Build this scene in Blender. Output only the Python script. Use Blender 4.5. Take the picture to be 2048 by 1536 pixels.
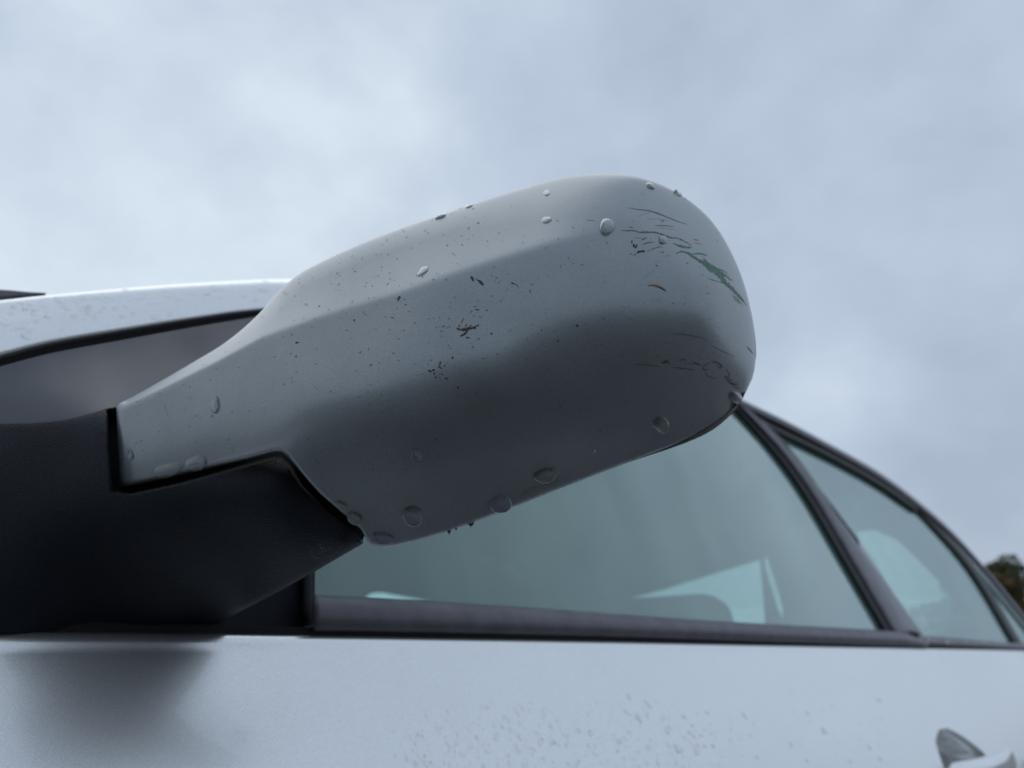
import bpy, bmesh, math, random
import numpy as np
from mathutils import Vector, Matrix
from mathutils.geometry import tessellate_polygon

random.seed(7); rng = np.random.default_rng(7)
for o in list(bpy.data.objects): bpy.data.objects.remove(o)
scene = bpy.context.scene
C = scene.collection

# ------------------------------------------------------------------ camera
CAMZ = 0.94
PITCH, YAW, FPX = math.radians(20.0), math.radians(45.0), 1530.0
cam_data = bpy.data.cameras.new("camera"); cam = bpy.data.objects.new("camera", cam_data); C.objects.link(cam)
cam.location = (0, 0, CAMZ); cam.rotation_euler = (math.pi/2 + PITCH, 0, -YAW)
cam_data.sensor_width = 36; cam_data.lens = FPX/2048*36
cam_data.clip_start = 0.01; cam_data.clip_end = 3000
cam_data.dof.use_dof = True; cam_data.dof.focus_distance = 0.275; cam_data.dof.aperture_fstop = 11
scene.camera = cam

R_ = np.array([math.cos(YAW), -math.sin(YAW), 0.0])
F_ = np.array([math.sin(YAW)*math.cos(PITCH), math.cos(YAW)*math.cos(PITCH), math.sin(PITCH)])
U_ = np.array([-math.sin(YAW)*math.sin(PITCH), -math.cos(YAW)*math.sin(PITCH), math.cos(PITCH)])
CAM = np.array([0, 0, CAMZ])

def rays(px, py):
    px = np.asarray(px, float); py = np.asarray(py, float)
    u = (px-1024)/FPX; v = (py-768)/FPX
    return u[..., None]*R_ - v[..., None]*U_ + F_

def unit(v): return v/np.linalg.norm(v, axis=-1, keepdims=True)

# ------------------------------------------------------------------ world
world = bpy.data.worlds.new("World"); scene.world = world; world.use_nodes = True
nt = world.node_tree; nt.nodes.clear()
def wn(t, **k):
    n = nt.nodes.new(t)
    for a, b in k.items(): setattr(n, a, b)
    return n
L = nt.links.new
out = wn('ShaderNodeOutputWorld'); bg = wn('ShaderNodeBackground'); bg.inputs['Strength'].default_value = 0.1
L(bg.outputs[0], out.inputs[0])
sky = wn('ShaderNodeTexSky'); sky.sky_type = 'NISHITA'; sky.sun_disc = False
sky.sun_elevation = math.radians(38); sky.sun_rotation = math.radians(-60); sky.air_density = 1.2; sky.dust_density = 3
tc = wn('ShaderNodeTexCoord')
mp = wn('ShaderNodeMapping'); mp.inputs['Scale'].default_value = (1, 1, 1.3); mp.inputs['Location'].default_value = (3.3, 1.2, 0.4)
L(tc.outputs['Generated'], mp.inputs[0])
n1 = wn('ShaderNodeTexNoise'); n1.inputs['Scale'].default_value = 2.6; n1.inputs['Detail'].default_value = 5; n1.inputs['Roughness'].default_value = .5; n1.inputs['Distortion'].default_value = .4
n2 = wn('ShaderNodeTexNoise'); n2.inputs['Scale'].default_value = 8.0; n2.inputs['Detail'].default_value = 6; n2.inputs['Roughness'].default_value = .5
L(mp.outputs[0], n1.inputs[0]); L(mp.outputs[0], n2.inputs[0])
def math_(op, a, b=None, c=None, clamp=False):
    n = wn('ShaderNodeMath', operation=op, use_clamp=clamp)
    for i, x in enumerate((a, b, c)):
        if x is None: continue
        if isinstance(x, (int, float)): n.inputs[i].default_value = x
        else: L(x, n.inputs[i])
    return n.outputs[0]
cl = math_('ADD', math_('MULTIPLY', n1.outputs[0], .6), math_('MULTIPLY', n2.outputs[0], .4))
cl = math_('MULTIPLY_ADD', cl, 1.5, -.31)
# broad clearer and heavier stretches of the cloud deck
def blob(px, py, amp, tight):
    d = unit(rays(px, py))
    vm = wn('ShaderNodeVectorMath', operation='DOT_PRODUCT'); L(tc.outputs['Generated'], vm.inputs[0]); vm.inputs[1].default_value = tuple(d)
    p = math_('POWER', math_('MAXIMUM', vm.outputs['Value'], 0.0), tight)
    return math_('MULTIPLY', p, amp)
for b in ((60, 540, .55, 18), (640, 330, .22, 45), (1560, 880, .38, 160), (1650, 780, .22, 400), (1960, 980, -.34, 60), (1800, 300, -.16, 14), (250, 330, -.2, 60), (1250, 130, .12, 30), (1000, 60, -.08, 20)):
    cl = math_('ADD', cl, blob(*b))
# the deck is brighter towards the horizon on the left, duller behind
ramp = wn('ShaderNodeValToRGB')
e = ramp.color_ramp.elements
e[0].position = 0.0; e[0].color = (.430, .508, .640, 1)
e[1].position = 1.0; e[1].color = (.80, .90, 1.0, 1)
m = e.new(.5); m.color = (.560, .662, .800, 1)
L(cl, ramp.inputs[0])
sc10 = wn('ShaderNodeMixRGB', blend_type='MULTIPLY'); sc10.inputs[0].default_value = 1; sc10.inputs[2].default_value = (9.6, 9.6, 9.6, 1)
sc10.use_clamp = False
L(ramp.outputs[0], sc10.inputs[1])
mx = wn('ShaderNodeMixRGB'); mx.inputs[0].default_value = .93; L(sky.outputs[0], mx.inputs[1]); L(sc10.outputs[0], mx.inputs[2])
L(mx.outputs[0], bg.inputs[0])

# ------------------------------------------------------------------ sun (overcast)
sd = bpy.data.lights.new("sun", 'SUN'); sd.energy = 0.5; sd.angle = math.radians(60); sd.color = (1, .985, .96)
sun = bpy.data.objects.new("sun", sd); C.objects.link(sun)
sun.rotation_euler = (math.radians(52), 0, math.radians(150))

scene.view_settings.view_transform = 'Standard'; scene.view_settings.look = 'None'
scene.view_settings.exposure = 0; scene.view_settings.gamma = 1
scene.view_settings.use_curve_mapping = False
scene.render.engine = 'CYCLES'
scene.cycles.max_bounces = 14; scene.cycles.transmission_bounces = 12; scene.cycles.transparent_max_bounces = 16
scene.cycles.caustics_refractive = True; scene.cycles.caustics_reflective = False
scene.cycles.use_denoising = True

# ------------------------------------------------------------------ materials
def mat(name, base, rough=.5, metal=0., spec=.5, coat=0., coat_rough=.05, **kw):
    m = bpy.data.materials.new(name); m.use_nodes = True
    b = m.node_tree.nodes['Principled BSDF']
    b.inputs['Base Color'].default_value = (*base, 1); b.inputs['Roughness'].default_value = rough
    b.inputs['Metallic'].default_value = metal; b.inputs['Specular IOR Level'].default_value = spec
    b.inputs['Coat Weight'].default_value = coat; b.inputs['Coat Roughness'].default_value = coat_rough
    for k, v in kw.items(): b.inputs[k.replace('_', ' ')].default_value = v
    return m
def nd(m, t, **k):
    n = m.node_tree.nodes.new(t)
    for a, b in k.items(): setattr(n, a, b)
    return n
def pbsdf(m): return m.node_tree.nodes['Principled BSDF']
def noise(m, scale, detail=3, rough=.5, vec_scale=None):
    tcn = nd(m, 'ShaderNodeTexCoord'); n = nd(m, 'ShaderNodeTexNoise')
    n.inputs['Scale'].default_value = scale; n.inputs['Detail'].default_value = detail; n.inputs['Roughness'].default_value = rough
    if vec_scale:
        mpn = nd(m, 'ShaderNodeMapping'); mpn.inputs['Scale'].default_value = vec_scale
        m.node_tree.links.new(tcn.outputs['Object'], mpn.inputs[0]); m.node_tree.links.new(mpn.outputs[0], n.inputs[0])
    else: m.node_tree.links.new(tcn.outputs['Object'], n.inputs[0])
    return n
def ramp_(m, src, p0, p1, c0, c1):
    r = nd(m, 'ShaderNodeValToRGB'); e = r.color_ramp.elements
    e[0].position = p0; e[1].position = p1; e[0].color = (*c0, 1); e[1].color = (*c1, 1)
    m.node_tree.links.new(src, r.inputs[0]); return r.outputs[0]
def bump(m, src, strength, dist):
    b = nd(m, 'ShaderNodeBump'); b.inputs['Strength'].default_value = strength; b.inputs['Distance'].default_value = dist
    m.node_tree.links.new(src, b.inputs['Height']); m.node_tree.links.new(b.outputs[0], pbsdf(m).inputs['Normal']); return b

def paint(name, c0, c1, metal=.75, rough=.36, grime=.25, coat=1., flake=.10):
    m = mat(name, c0, rough=rough, metal=metal, coat=coat, coat_rough=.04)
    lk = m.node_tree.links.new
    fl = noise(m, 2000, 2)               # metallic flake
    fc = ramp_(m, fl.outputs[0], .35, .65, tuple(x*(1-flake) for x in c0), tuple(min(1, x*(1+flake)) for x in c0))
    g = noise(m, 42, 8, .68)             # film of road grime, streaky
    gm = nd(m, 'ShaderNodeMath', operation='MULTIPLY')
    gr = ramp_(m, g.outputs[0], .42, .72, (0, 0, 0), (1, 1, 1)); lk(gr, gm.inputs[0]); gm.inputs[1].default_value = grime
    mix = nd(m, 'ShaderNodeMixRGB'); lk(gm.outputs[0], mix.inputs[0]); lk(fc, mix.inputs[1]); mix.inputs[2].default_value = (*c1, 1)
    sp = noise(m, 900, 3, .6)            # pin-prick dirt
    sr = ramp_(m, sp.outputs[0], .67, .74, (0, 0, 0), (1, 1, 1))
    sm = nd(m, 'ShaderNodeMath', operation='MULTIPLY'); lk(sr, sm.inputs[0]); sm.inputs[1].default_value = grime*1.6
    mix2 = nd(m, 'ShaderNodeMixRGB'); lk(sm.outputs[0], mix2.inputs[0]); lk(mix.outputs[0], mix2.inputs[1]); mix2.inputs[2].default_value = (.07, .075, .06, 1)
    lk(mix2.outputs[0], pbsdf(m).inputs['Base Color'])
    mr = nd(m, 'ShaderNodeMapRange'); lk(g.outputs[0], mr.inputs[0]); mr.inputs[1].default_value = .3; mr.inputs[2].default_value = .7
    mr.inputs[3].default_value = .03; mr.inputs[4].default_value = .03+grime*.35; lk(mr.outputs[0], pbsdf(m).inputs['Coat Roughness'])
    b = nd(m, 'ShaderNodeBump'); b.inputs['Strength'].default_value = .25; b.inputs['Distance'].default_value = .00004
    op = noise(m, 1500, 2); lk(op.outputs[0], b.inputs['Height']); lk(b.outputs[0], pbsdf(m).inputs['Normal'])
    return m

M_shell = paint('weathered_silver_paint', (.222, .250, .263), (.165, .185, .185), metal=.66, rough=.42, grime=.42, coat=.60, flake=.10)
pbsdf(M_shell).inputs['Coat Roughness'].default_value = .22
for l_ in list(pbsdf(M_shell).inputs['Coat Roughness'].links): M_shell.node_tree.links.remove(l_)
M_body = paint('silver_body_paint', (.84, .85, .85), (.68, .69, .69), metal=.88, rough=.29, grime=.12, coat=1.)

def plastic(name, col, rough, grain, gscale, gdist):
    m = mat(name, col, rough=rough)
    v = noise(m, gscale, 2, .6, (1, 1.0, 1.9)); bump(m, v.outputs[0], grain, gdist)
    f = noise(m, 60, 6); cr = ramp_(m, f.outputs[0], .3, .75, tuple(x*.8 for x in col), tuple(x*1.35 for x in col))
    m.node_tree.links.new(cr, pbsdf(m).inputs['Base Color'])
    return m
M_black = plastic('grained_black_plastic', (.0035, .006, .012), .50, .8, 1100, .0012)
pbsdf(M_black).inputs['Specular IOR Level'].default_value = .22
M_trim = plastic('faded_black_trim', (.115, .107, .127), .42, .25, 900, .0002)
M_satin = mat('satin_black_pillar', (.18, .172, .20), rough=.34)
M_rubber = mat('black_rubber', (.008, .009, .010), rough=.55)
M_gap = mat('dark_gap', (.004, .004, .005), rough=.9)
M_lining = mat('grey_headliner', (.07, .075, .075), rough=.95)
M_seat = mat('dark_grey_seat_cloth', (.035, .038, .04), rough=.95)
M_mirror = mat('mirror_glass', (.9, .9, .9), rough=.01, metal=1)
M_tyre = mat('tyre_rubber', (.02, .02, .02), rough=.8)
M_rim = mat('wheel_rim_metal', (.5, .5, .52), rough=.3, metal=1)

def glass_mat(name, tint, fog, fogcol, refl_mul, cap=.46):
    m = bpy.data.materials.new(name); m.use_nodes = True
    t = m.node_tree; t.nodes.clear(); lk = t.links.new
    o = t.nodes.new('ShaderNodeOutputMaterial')
    tr = t.nodes.new('ShaderNodeBsdfTransparent'); tr.inputs[0].default_value = (*tint, 1)
    df = t.nodes.new('ShaderNodeBsdfDiffuse'); df.inputs[0].default_value = (*fogcol, 1)
    gl = t.nodes.new('ShaderNodeBsdfGlossy'); gl.inputs['Roughness'].default_value = .035; gl.inputs[0].default_value = (.86, .97, .96, 1)
    tcn = t.nodes.new('ShaderNodeTexCoord')
    nz = t.nodes.new('ShaderNodeTexNoise'); nz.inputs['Scale'].default_value = 9; nz.inputs['Detail'].default_value = 5
    mpn = t.nodes.new('ShaderNodeMapping'); mpn.inputs['Scale'].default_value = (1.6, 1, .35); lk(tcn.outputs['Object'], mpn.inputs[0]); lk(mpn.outputs[0], nz.inputs[0])
    mr = t.nodes.new('ShaderNodeMapRange'); lk(nz.outputs[0], mr.inputs[0]); mr.inputs[1].default_value = .3; mr.inputs[2].default_value = .7
    mr.inputs[3].default_value = fog*.8; mr.inputs[4].default_value = fog*1.2
    m1 = t.nodes.new('ShaderNodeMixShader'); lk(mr.outputs[0], m1.inputs[0]); lk(tr.outputs[0], m1.inputs[1]); lk(df.outputs[0], m1.inputs[2])
    fr = t.nodes.new('ShaderNodeFresnel'); fr.inputs[0].default_value = 1.52
    mm = t.nodes.new('ShaderNodeMath'); mm.operation = 'MULTIPLY'; mm.use_clamp = True; lk(fr.outputs[0], mm.inputs[0]); mm.inputs[1].default_value = refl_mul
    mc = t.nodes.new('ShaderNodeMath'); mc.operation = 'MINIMUM'; lk(mm.outputs[0], mc.inputs[0]); mc.inputs[1].default_value = cap
    m2 = t.nodes.new('ShaderNodeMixShader'); lk(mc.outputs[0], m2.inputs[0]); lk(m1.outputs[0], m2.inputs[1]); lk(gl.outputs[0], m2.inputs[2])
    lk(m2.outputs[0], o.inputs[0])
    return m
M_glass = glass_mat('misted_tinted_glass', (.66, 1.0, .93), .30, (.50, .76, .69), 2.4, .42)
M_fglass = glass_mat('far_tinted_glass', (.92, 1.0, .97), .02, (.5, .65, .62), .8)

M_water = bpy.data.materials.new('rain_water'); M_water.use_nodes = True
b = pbsdf(M_water); b.inputs['Base Color'].default_value = (1, 1, 1, 1); b.inputs['Roughness'].default_value = 0.0
b.inputs['IOR'].default_value = 1.33; b.inputs['Transmission Weight'].default_value = 1.0
t = M_water.node_tree; lw = t.nodes.new('ShaderNodeLayerWeight'); pw = t.nodes.new('ShaderNodeMath'); pw.operation = 'POWER'; pw.inputs[1].default_value = 3.0; mu = t.nodes.new('ShaderNodeMath'); mu.operation = 'MULTIPLY_ADD'; mu.inputs[1].default_value = .45; mu.inputs[2].default_value = .02
gl = t.nodes.new('ShaderNodeBsdfGlossy'); gl.inputs['Roughness'].default_value = .03; mxs = t.nodes.new('ShaderNodeMixShader')
t.links.new(lw.outputs['Facing'], pw.inputs[0]); t.links.new(pw.outputs[0], mu.inputs[0]); t.links.new(mu.outputs[0], mxs.inputs[0]); t.links.new(b.outputs[0], mxs.inputs[1]); t.links.new(gl.outputs[0], mxs.inputs[2]); t.links.new(mxs.outputs[0], t.nodes['Material Output'].inputs[0])

M_bead = bpy.data.materials.new('rain_bead_water'); M_bead.use_nodes = True
t = M_bead.node_tree; t.nodes.clear()
o_ = t.nodes.new('ShaderNodeOutputMaterial'); tr_ = t.nodes.new('ShaderNodeBsdfTransparent'); gl_ = t.nodes.new('ShaderNodeBsdfGlossy'); gl_.inputs['Roughness'].default_value = .02
lw = t.nodes.new('ShaderNodeLayerWeight'); pw = t.nodes.new('ShaderNodeMath'); pw.operation = 'POWER'; pw.inputs[1].default_value = 1.9; t.links.new(lw.outputs['Facing'], pw.inputs[0]); mu = t.nodes.new('ShaderNodeMath'); mu.operation = 'MULTIPLY_ADD'; mu.inputs[1].default_value = .75; mu.inputs[2].default_value = .03; mu.use_clamp = True
rf = t.nodes.new('ShaderNodeBsdfRefraction'); rf.inputs['IOR'].default_value = 1.33; rf.inputs['Roughness'].default_value = 0.0
m0 = t.nodes.new('ShaderNodeMixShader'); m0.inputs[0].default_value = .15; t.links.new(tr_.outputs[0], m0.inputs[1]); t.links.new(rf.outputs[0], m0.inputs[2])
m1 = t.nodes.new('ShaderNodeMixShader'); t.links.new(pw.outputs[0], mu.inputs[0]); t.links.new(mu.outputs[0], m1.inputs[0]); t.links.new(m0.outputs[0], m1.inputs[1]); t.links.new(gl_.outputs[0], m1.inputs[2]); t.links.new(m1.outputs[0], o_.inputs[0])
# ------------------------------------------------------------------ helpers
def tag(o, label=None, cat=None, group=None, kind=None):
    if label: o['label'] = label
    if cat: o['category'] = cat
    if group: o['group'] = group
    if kind: o['kind'] = kind
    return o
def empty(name, loc, parent=None):
    o = bpy.data.objects.new(name, None); C.objects.link(o); o.location = loc; o.empty_display_size = .05
    if parent: setpar(o, parent)
    return o
def wloc(o):
    return Vector((0, 0, 0)) if o is None else (o.matrix_parent_inverse @ o.location if o.parent is None else wloc(o.parent)+(o.matrix_parent_inverse @ o.location))
def setpar(o, parent):
    o.parent = parent; o.matrix_parent_inverse = Matrix.Translation(-wloc(parent))
def mesh_obj(name, verts, faces, m, parent=None, smooth=True, recentre=False):
    me = bpy.data.meshes.new(name)
    verts = np.asarray(verts, float).reshape(-1, 3)
    loc = verts.mean(0) if recentre else np.zeros(3)
    me.from_pydata((verts-loc).tolist(), [], [tuple(int(i) for i in f) for f in faces]); me.update()
    if smooth: me.polygons.foreach_set('use_smooth', [True]*len(me.polygons))
    me.materials.append(m)
    o = bpy.data.objects.new(name, me); C.objects.link(o); o.location = loc
    if parent: setpar(o, parent)
    return o
def grid_faces(nr, nc, flip=False, off=0):
    f = []
    for i in range(nr-1):
        for j in range(nc-1):
            a = off+i*nc+j; q = (a, a+1, a+nc+1, a+nc)
            f.append(q[::-1] if flip else q)
    return f
def grid_obj(name, P, m, parent=None, flip=False, thick=0, smooth=True):
    nr, nc = P.shape[:2]
    o = mesh_obj(name, P.reshape(-1, 3), grid_faces(nr, nc, flip), m, parent, smooth)
    if thick:
        s = o.modifiers.new('solid', 'SOLIDIFY'); s.thickness = thick; s.offset = -1
    return o
def interp_poly(pts, n=None, xs=None):
    pts = np.asarray(pts, float); d = np.r_[0, np.cumsum(np.linalg.norm(np.diff(pts, axis=0), axis=1))]
    s = np.linspace(0, d[-1], n)
    return np.stack([np.interp(s, d, pts[:, k]) for k in range(pts.shape[1])], 1)
def smooth_curve(pts, n):
    """Catmull-Rom through pts, resampled evenly"""
    P = np.asarray(pts, float); P = np.vstack([2*P[0]-P[1], P, 2*P[-1]-P[-2]]); o = []
    for i in range(1, len(P)-2):
        for t in np.linspace(0, 1, 12, endpoint=False):
            p0, p1, p2, p3 = P[i-1:i+3]
            o.append(.5*((2*p1)+(p2-p0)*t+(2*p0-5*p1+4*p2-p3)*t*t+(-p0+3*p1-3*p2+p3)*t**3))
    o.append(P[-2]); return interp_poly(o, n)
def seg_dist(px, py, poly):
    """distance in pixels from points to a polyline"""
    p = np.stack([np.asarray(px, float), np.asarray(py, float)], -1)
    if p.size < 4000:
        Q = np.asarray(poly, float); a = Q[:-1]; ab = Q[1:]-a; f = p.reshape(-1, 1, 2); t = np.clip(((f-a)*ab).sum(-1)/((ab*ab).sum(-1)+1e-12), 0, 1)
        return np.sqrt((((a+t[..., None]*ab)-f)**2).sum(-1).min(1)).reshape(p.shape[:-1])
    best = np.full(p.shape[:-1], 1e9)
    for a, b in zip(poly[:-1], poly[1:]):
        a = np.asarray(a, float); b = np.asarray(b, float); ab = b-a; t = np.clip(((p-a)@ab)/(ab@ab+1e-12), 0, 1)
        best = np.minimum(best, np.linalg.norm(p-(a+t[..., None]*ab), axis=-1))
    return best
def inside(px, py, poly):
    px = np.asarray(px, float); py = np.asarray(py, float); r = np.zeros(px.shape, bool); n = len(poly); j = n-1
    for i in range(n):
        xi, yi = poly[i]; xj, yj = poly[j]
        c = ((yi > py) != (yj > py)) & (px < (xj-xi)*(py-yi)/((yj-yi) if yj != yi else 1e-9)+xi); r ^= c; j = i
    return r
def smoothstep(x, a=0., b=1.):
    t = np.clip((x-a)/(b-a), 0, 1); return t*t*(3-2*t)
class TPS:
    def __init__(s, pts, lam=1e-4):
        P = np.asarray(pts, float); s.c = P[:, :2]/500; n = len(P)
        K = s.k(np.linalg.norm(s.c[:, None]-s.c[None], axis=-1))+lam*np.eye(n); Q = np.c_[np.ones(n), s.c]
        A = np.block([[K, Q], [Q.T, np.zeros((3, 3))]]); s.w = np.linalg.solve(A, np.r_[P[:, 2], 0, 0, 0])
    def k(s, r): return np.where(r > 1e-9, r*r*np.log(r+1e-12), 0)
    def __call__(s, px, py):
        sh = np.shape(px); p = np.stack([np.ravel(px), np.ravel(py)], 1)/500; o = np.zeros(len(p))
        for i in range(0, len(p), 20000):
            q = p[i:i+20000]; o[i:i+20000] = s.k(np.linalg.norm(q[:, None]-s.c[None], axis=-1))@s.w[:-3]+np.c_[np.ones(len(q)), q]@s.w[-3:]
        return o.reshape(sh)

# mirror's own frame: a vertical plane through the arm's root and the outer tip
NM = np.array([-.730, -.683, 0.]); D0 = .305
def on_mirror(px, py, h):
    d = rays(px, py); t = (-D0+h)/(d@NM); return CAM+t[..., None]*d
def hit(px, py, f):
    """point where the sight line meets the surface y=f(x,z)"""
    d = rays(px, py); t = .4/d[..., 1]
    for _ in range(26):
        p = CAM+t[..., None]*d; t = .3*t+.7*f(p[..., 0], p[..., 2])/d[..., 1]
    return CAM+t[..., None]*d

# ================================================================== GROUND + HORIZON
M_asph = mat('lightened_wet_asphalt', (.05, .05, .052), rough=.55)  # asphalt ground, tone raised to bounce light up under the mirror
a_n = noise(M_asph, 3.0, 8, .7); cr = ramp_(M_asph, a_n.outputs[0], .3, .7, (.13, .125, .12), (.22, .21, .20)); M_asph.node_tree.links.new(cr, pbsdf(M_asph).inputs['Base Color'])
a2 = noise(M_asph, 120, 3); bump(M_asph, a2.outputs[0], .5, .004)
n = 60; R = 600
gx = np.sign(np.linspace(-1, 1, n))*np.abs(np.linspace(-1, 1, n))**2.2*R
GX, GY = np.meshgrid(gx, gx)
grid_obj('ground', np.stack([GX, GY, np.where(np.hypot(GX, GY) > 60, .15*np.sin(GX*.05)*np.cos(GY*.04), 0)], -1), M_asph)['kind'] = 'structure'

def leaf_mat(name, c0, c1):
    m = mat(name, c0, rough=.7); nz = noise(m, 1.3, 4); r = ramp_(m, nz.outputs[0], .35, .65, c0, c1)
    m.node_tree.links.new(r, pbsdf(m).inputs['Base Color']); return m
M_leafs = [leaf_mat('dark_green_leaves', (.050, .075, .022), (.115, .145, .045)),
           leaf_mat('autumn_leaves', (.070, .050, .016), (.14, .090, .030)),
           leaf_mat('olive_leaves', (.045, .055, .018), (.10, .105, .035))]
M_bark = mat('tree_bark', (.07, .055, .04), rough=.9)

def crown_mesh(seed, H, Wd, nclump, nleaf, ls):
    r = np.random.default_rng(seed); V = []; Fc = []
    for c in range(nclump):
        a = r.uniform(0, 2*math.pi); zz = r.uniform(.22, 1)**.9; rad = Wd*math.sqrt(max(.05, 1-(abs(zz-.55)/.55)**2.2))*r.uniform(.25, 1)
        cc = np.array([math.cos(a)*rad, math.sin(a)*rad, zz*H]); cr_ = r.uniform(.35, .8)*Wd*.42
        q = r.normal(size=(nleaf, 3)); q = unit(q)*(r.uniform(.4, 1, (nleaf, 1))**.4)*cr_*np.array([1, 1, .75])+cc
        d1 = unit(r.normal(size=(nleaf, 3))); d2 = unit(np.cross(d1, r.normal(size=(nleaf, 3)))); s = ls*r.uniform(.5, 1.3, (nleaf, 1))
        k = len(V)*1
        base = sum(len(v) for v in V)
        V.append(np.concatenate([q-d1*s, q+d2*s*.55, q+d1*s, q-d2*s*.55], 0))
        Fc += [(base+i, base+nleaf+i, base+2*nleaf+i, base+3*nleaf+i) for i in range(nleaf)]
    return np.concatenate(V), Fc
def trunk_mesh(seed, H, r0):
    r = random.Random(seed); V = []; Fc = []
    def limb(p0, p1, ra, rb, n=6, k=7):
        base = len(V); p0 = Vector(p0); p1 = Vector(p1); ax = (p1-p0).normalized(); u = ax.orthogonal().normalized(); w = ax.cross(u)
        for i in range(n+1):
            t = i/n; c = p0.lerp(p1, t)+Vector((r.uniform(-1, 1), r.uniform(-1, 1), 0))*ra*.25*(0 < i < n); rr = ra*(1-t)+rb*t
            for j in range(k): V.append(tuple(c+(u*math.cos(2*math.pi*j/k)+w*math.sin(2*math.pi*j/k))*rr))
        for i in range(n):
            for j in range(k): Fc.append((base+i*k+j, base+i*k+(j+1) % k, base+(i+1)*k+(j+1) % k, base+(i+1)*k+j))
    limb((0, 0, -.2), (0, 0, H*.8), r0, r0*.25, 8)
    for i in range(7):
        z = H*r.uniform(.25, .65); a = r.uniform(0, 6.28); l = H*r.uniform(.2, .35)
        limb((0, 0, z), (math.cos(a)*l, math.sin(a)*l, z+l*.8), r0*.4, r0*.1, 3, 5)
    return V, Fc
protos = []
for i, (H, Wd, mi) in enumerate(((6.4, 2.6, 0), (7.2, 2.9, 2), (5.4, 2.3, 1))):
    v, f = crown_mesh(30+i, H, Wd, 60, 150, .15)
    mc = bpy.data.meshes.new('crown'); mc.from_pydata(v.tolist(), [], f); mc.materials.append(M_leafs[mi])
    v, f = trunk_mesh(40+i, H, .17)
    mtk = bpy.data.meshes.new('trunk'); mtk.from_pydata(v, [], f); mtk.materials.append(M_bark)
    protos.append((mc, mtk))
def az_pos(px, dist):   # a place on the ground in the bearing of an image column
    d = rays(px, 1330); d = d[:2]/np.linalg.norm(d[:2]); return d*dist
# (bearing, metres away, height scale, species, label)
TREES = [(1992, 45, .66, 0, 'dark green bushy tree at the left end of the row behind the car'),
         (2030, 41, .71, 1, 'olive green tree second from the left, just right of the car roofline'),
         (2052, 38, .75, 2, 'autumn brown tree cut off by the right edge of the photo')]
for i, (bx, dist, s, k, lab) in enumerate(TREES):
    x, y = az_pos(bx, dist); t = empty('broadleaf_tree', (x, y, 0))
    tag(t, lab, 'tree', 'trees beyond the rear of the car')
    for nm, me in (('crown', protos[k][0]), ('trunk', protos[k][1])):
        o = bpy.data.objects.new(nm, me); C.objects.link(o); o.parent = t
    t.scale = (s*1.1, s*1.1, s); t.rotation_euler.z = i*1.3
# a far wood all round the car park that reads as one mass
V = []; Fc = []; rr = np.random.default_rng(5)
N = 80000
ang = rr.uniform(0, 2*math.pi, N); rad = 95+rr.uniform(0, 14, N); top = 4.6+1.6*np.sin(ang*7)+1.0*np.sin(ang*23+1)+.8*np.sin(ang*61)+.5*np.sin(ang*131)
zz = rr.uniform(0, 1, N)**.8*np.maximum(top, 2)
c = np.stack([np.cos(ang)*rad, np.sin(ang)*rad, zz], -1)
d1 = unit(rr.normal(size=(N, 3))); d2 = unit(np.cross(d1, rr.normal(size=(N, 3)))); s = .5*rr.uniform(.5, 1.3, (N, 1))
V = np.concatenate([c-d1*s, c+d2*s*.7, c+d1*s, c-d2*s*.7], 0); Fc = [(i, N+i, 2*N+i, 3*N+i) for i in range(N)]
wood = mesh_obj('woodland', V, Fc, M_leafs[0], smooth=False); tag(wood, 'low dark wood far off along the horizon', 'woodland', kind='stuff')

# ================================================================== CAR
def Yside(X): return .38+.035*np.maximum(0, X-.8)**2+.03*np.maximum(0, -X-.1)**2
car = empty('parked_car', (1.0, 1.15, 0))
tag(car, 'silver car seen along its rain-spotted left side with a scuffed wing mirror', 'car')

# ---- the top edge of the painted door, taken where it meets the side of the car
edge_px = [(-260, 1262), (-60, 1262.5), (0, 1263), (300, 1266), (600, 1270), (1000, 1277.5), (1250, 1282.5), (1600, 1290.5), (1850, 1296.5), (2048, 1301)]
E = hit(*np.array(edge_px).T, lambda x, z: Yside(x))
ze_fit = (E[:, 0], E[:, 2])
def ze(X):
    X = np.asarray(X, float); z = np.interp(X, *ze_fit)
    sl = (E[-1, 2]-E[-2, 2])/(E[-1, 0]-E[-2, 0])
    return z+np.where(X > E[-1, 0], (X-E[-1, 0])*min(sl, 0), 0)-np.where(X < E[0, 0], (E[0, 0]-X)*.10, 0)
def bulge(w): return np.where(w < .46, .48*w-.50*w*w-.02*w, .1058-.05*(w-.46)**2)
def Ydoor(X, z):
    w = np.maximum(ze(X)-z, 0); return Yside(X)-bulge(np.minimum(w, .9))
def proj(P):
    d = P-CAM; w = d@F_; return 1024+FPX*(d@R_)/w, 768-FPX*(d@U_)/w
RECESS = [(1875, 1492), (1879, 1472), (1892, 1463), (1908, 1466), (1932, 1480), (1955, 1497), (1972, 1512), (1990, 1540), (1985, 1575), (1905, 1575), (1888, 1534)]
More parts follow.
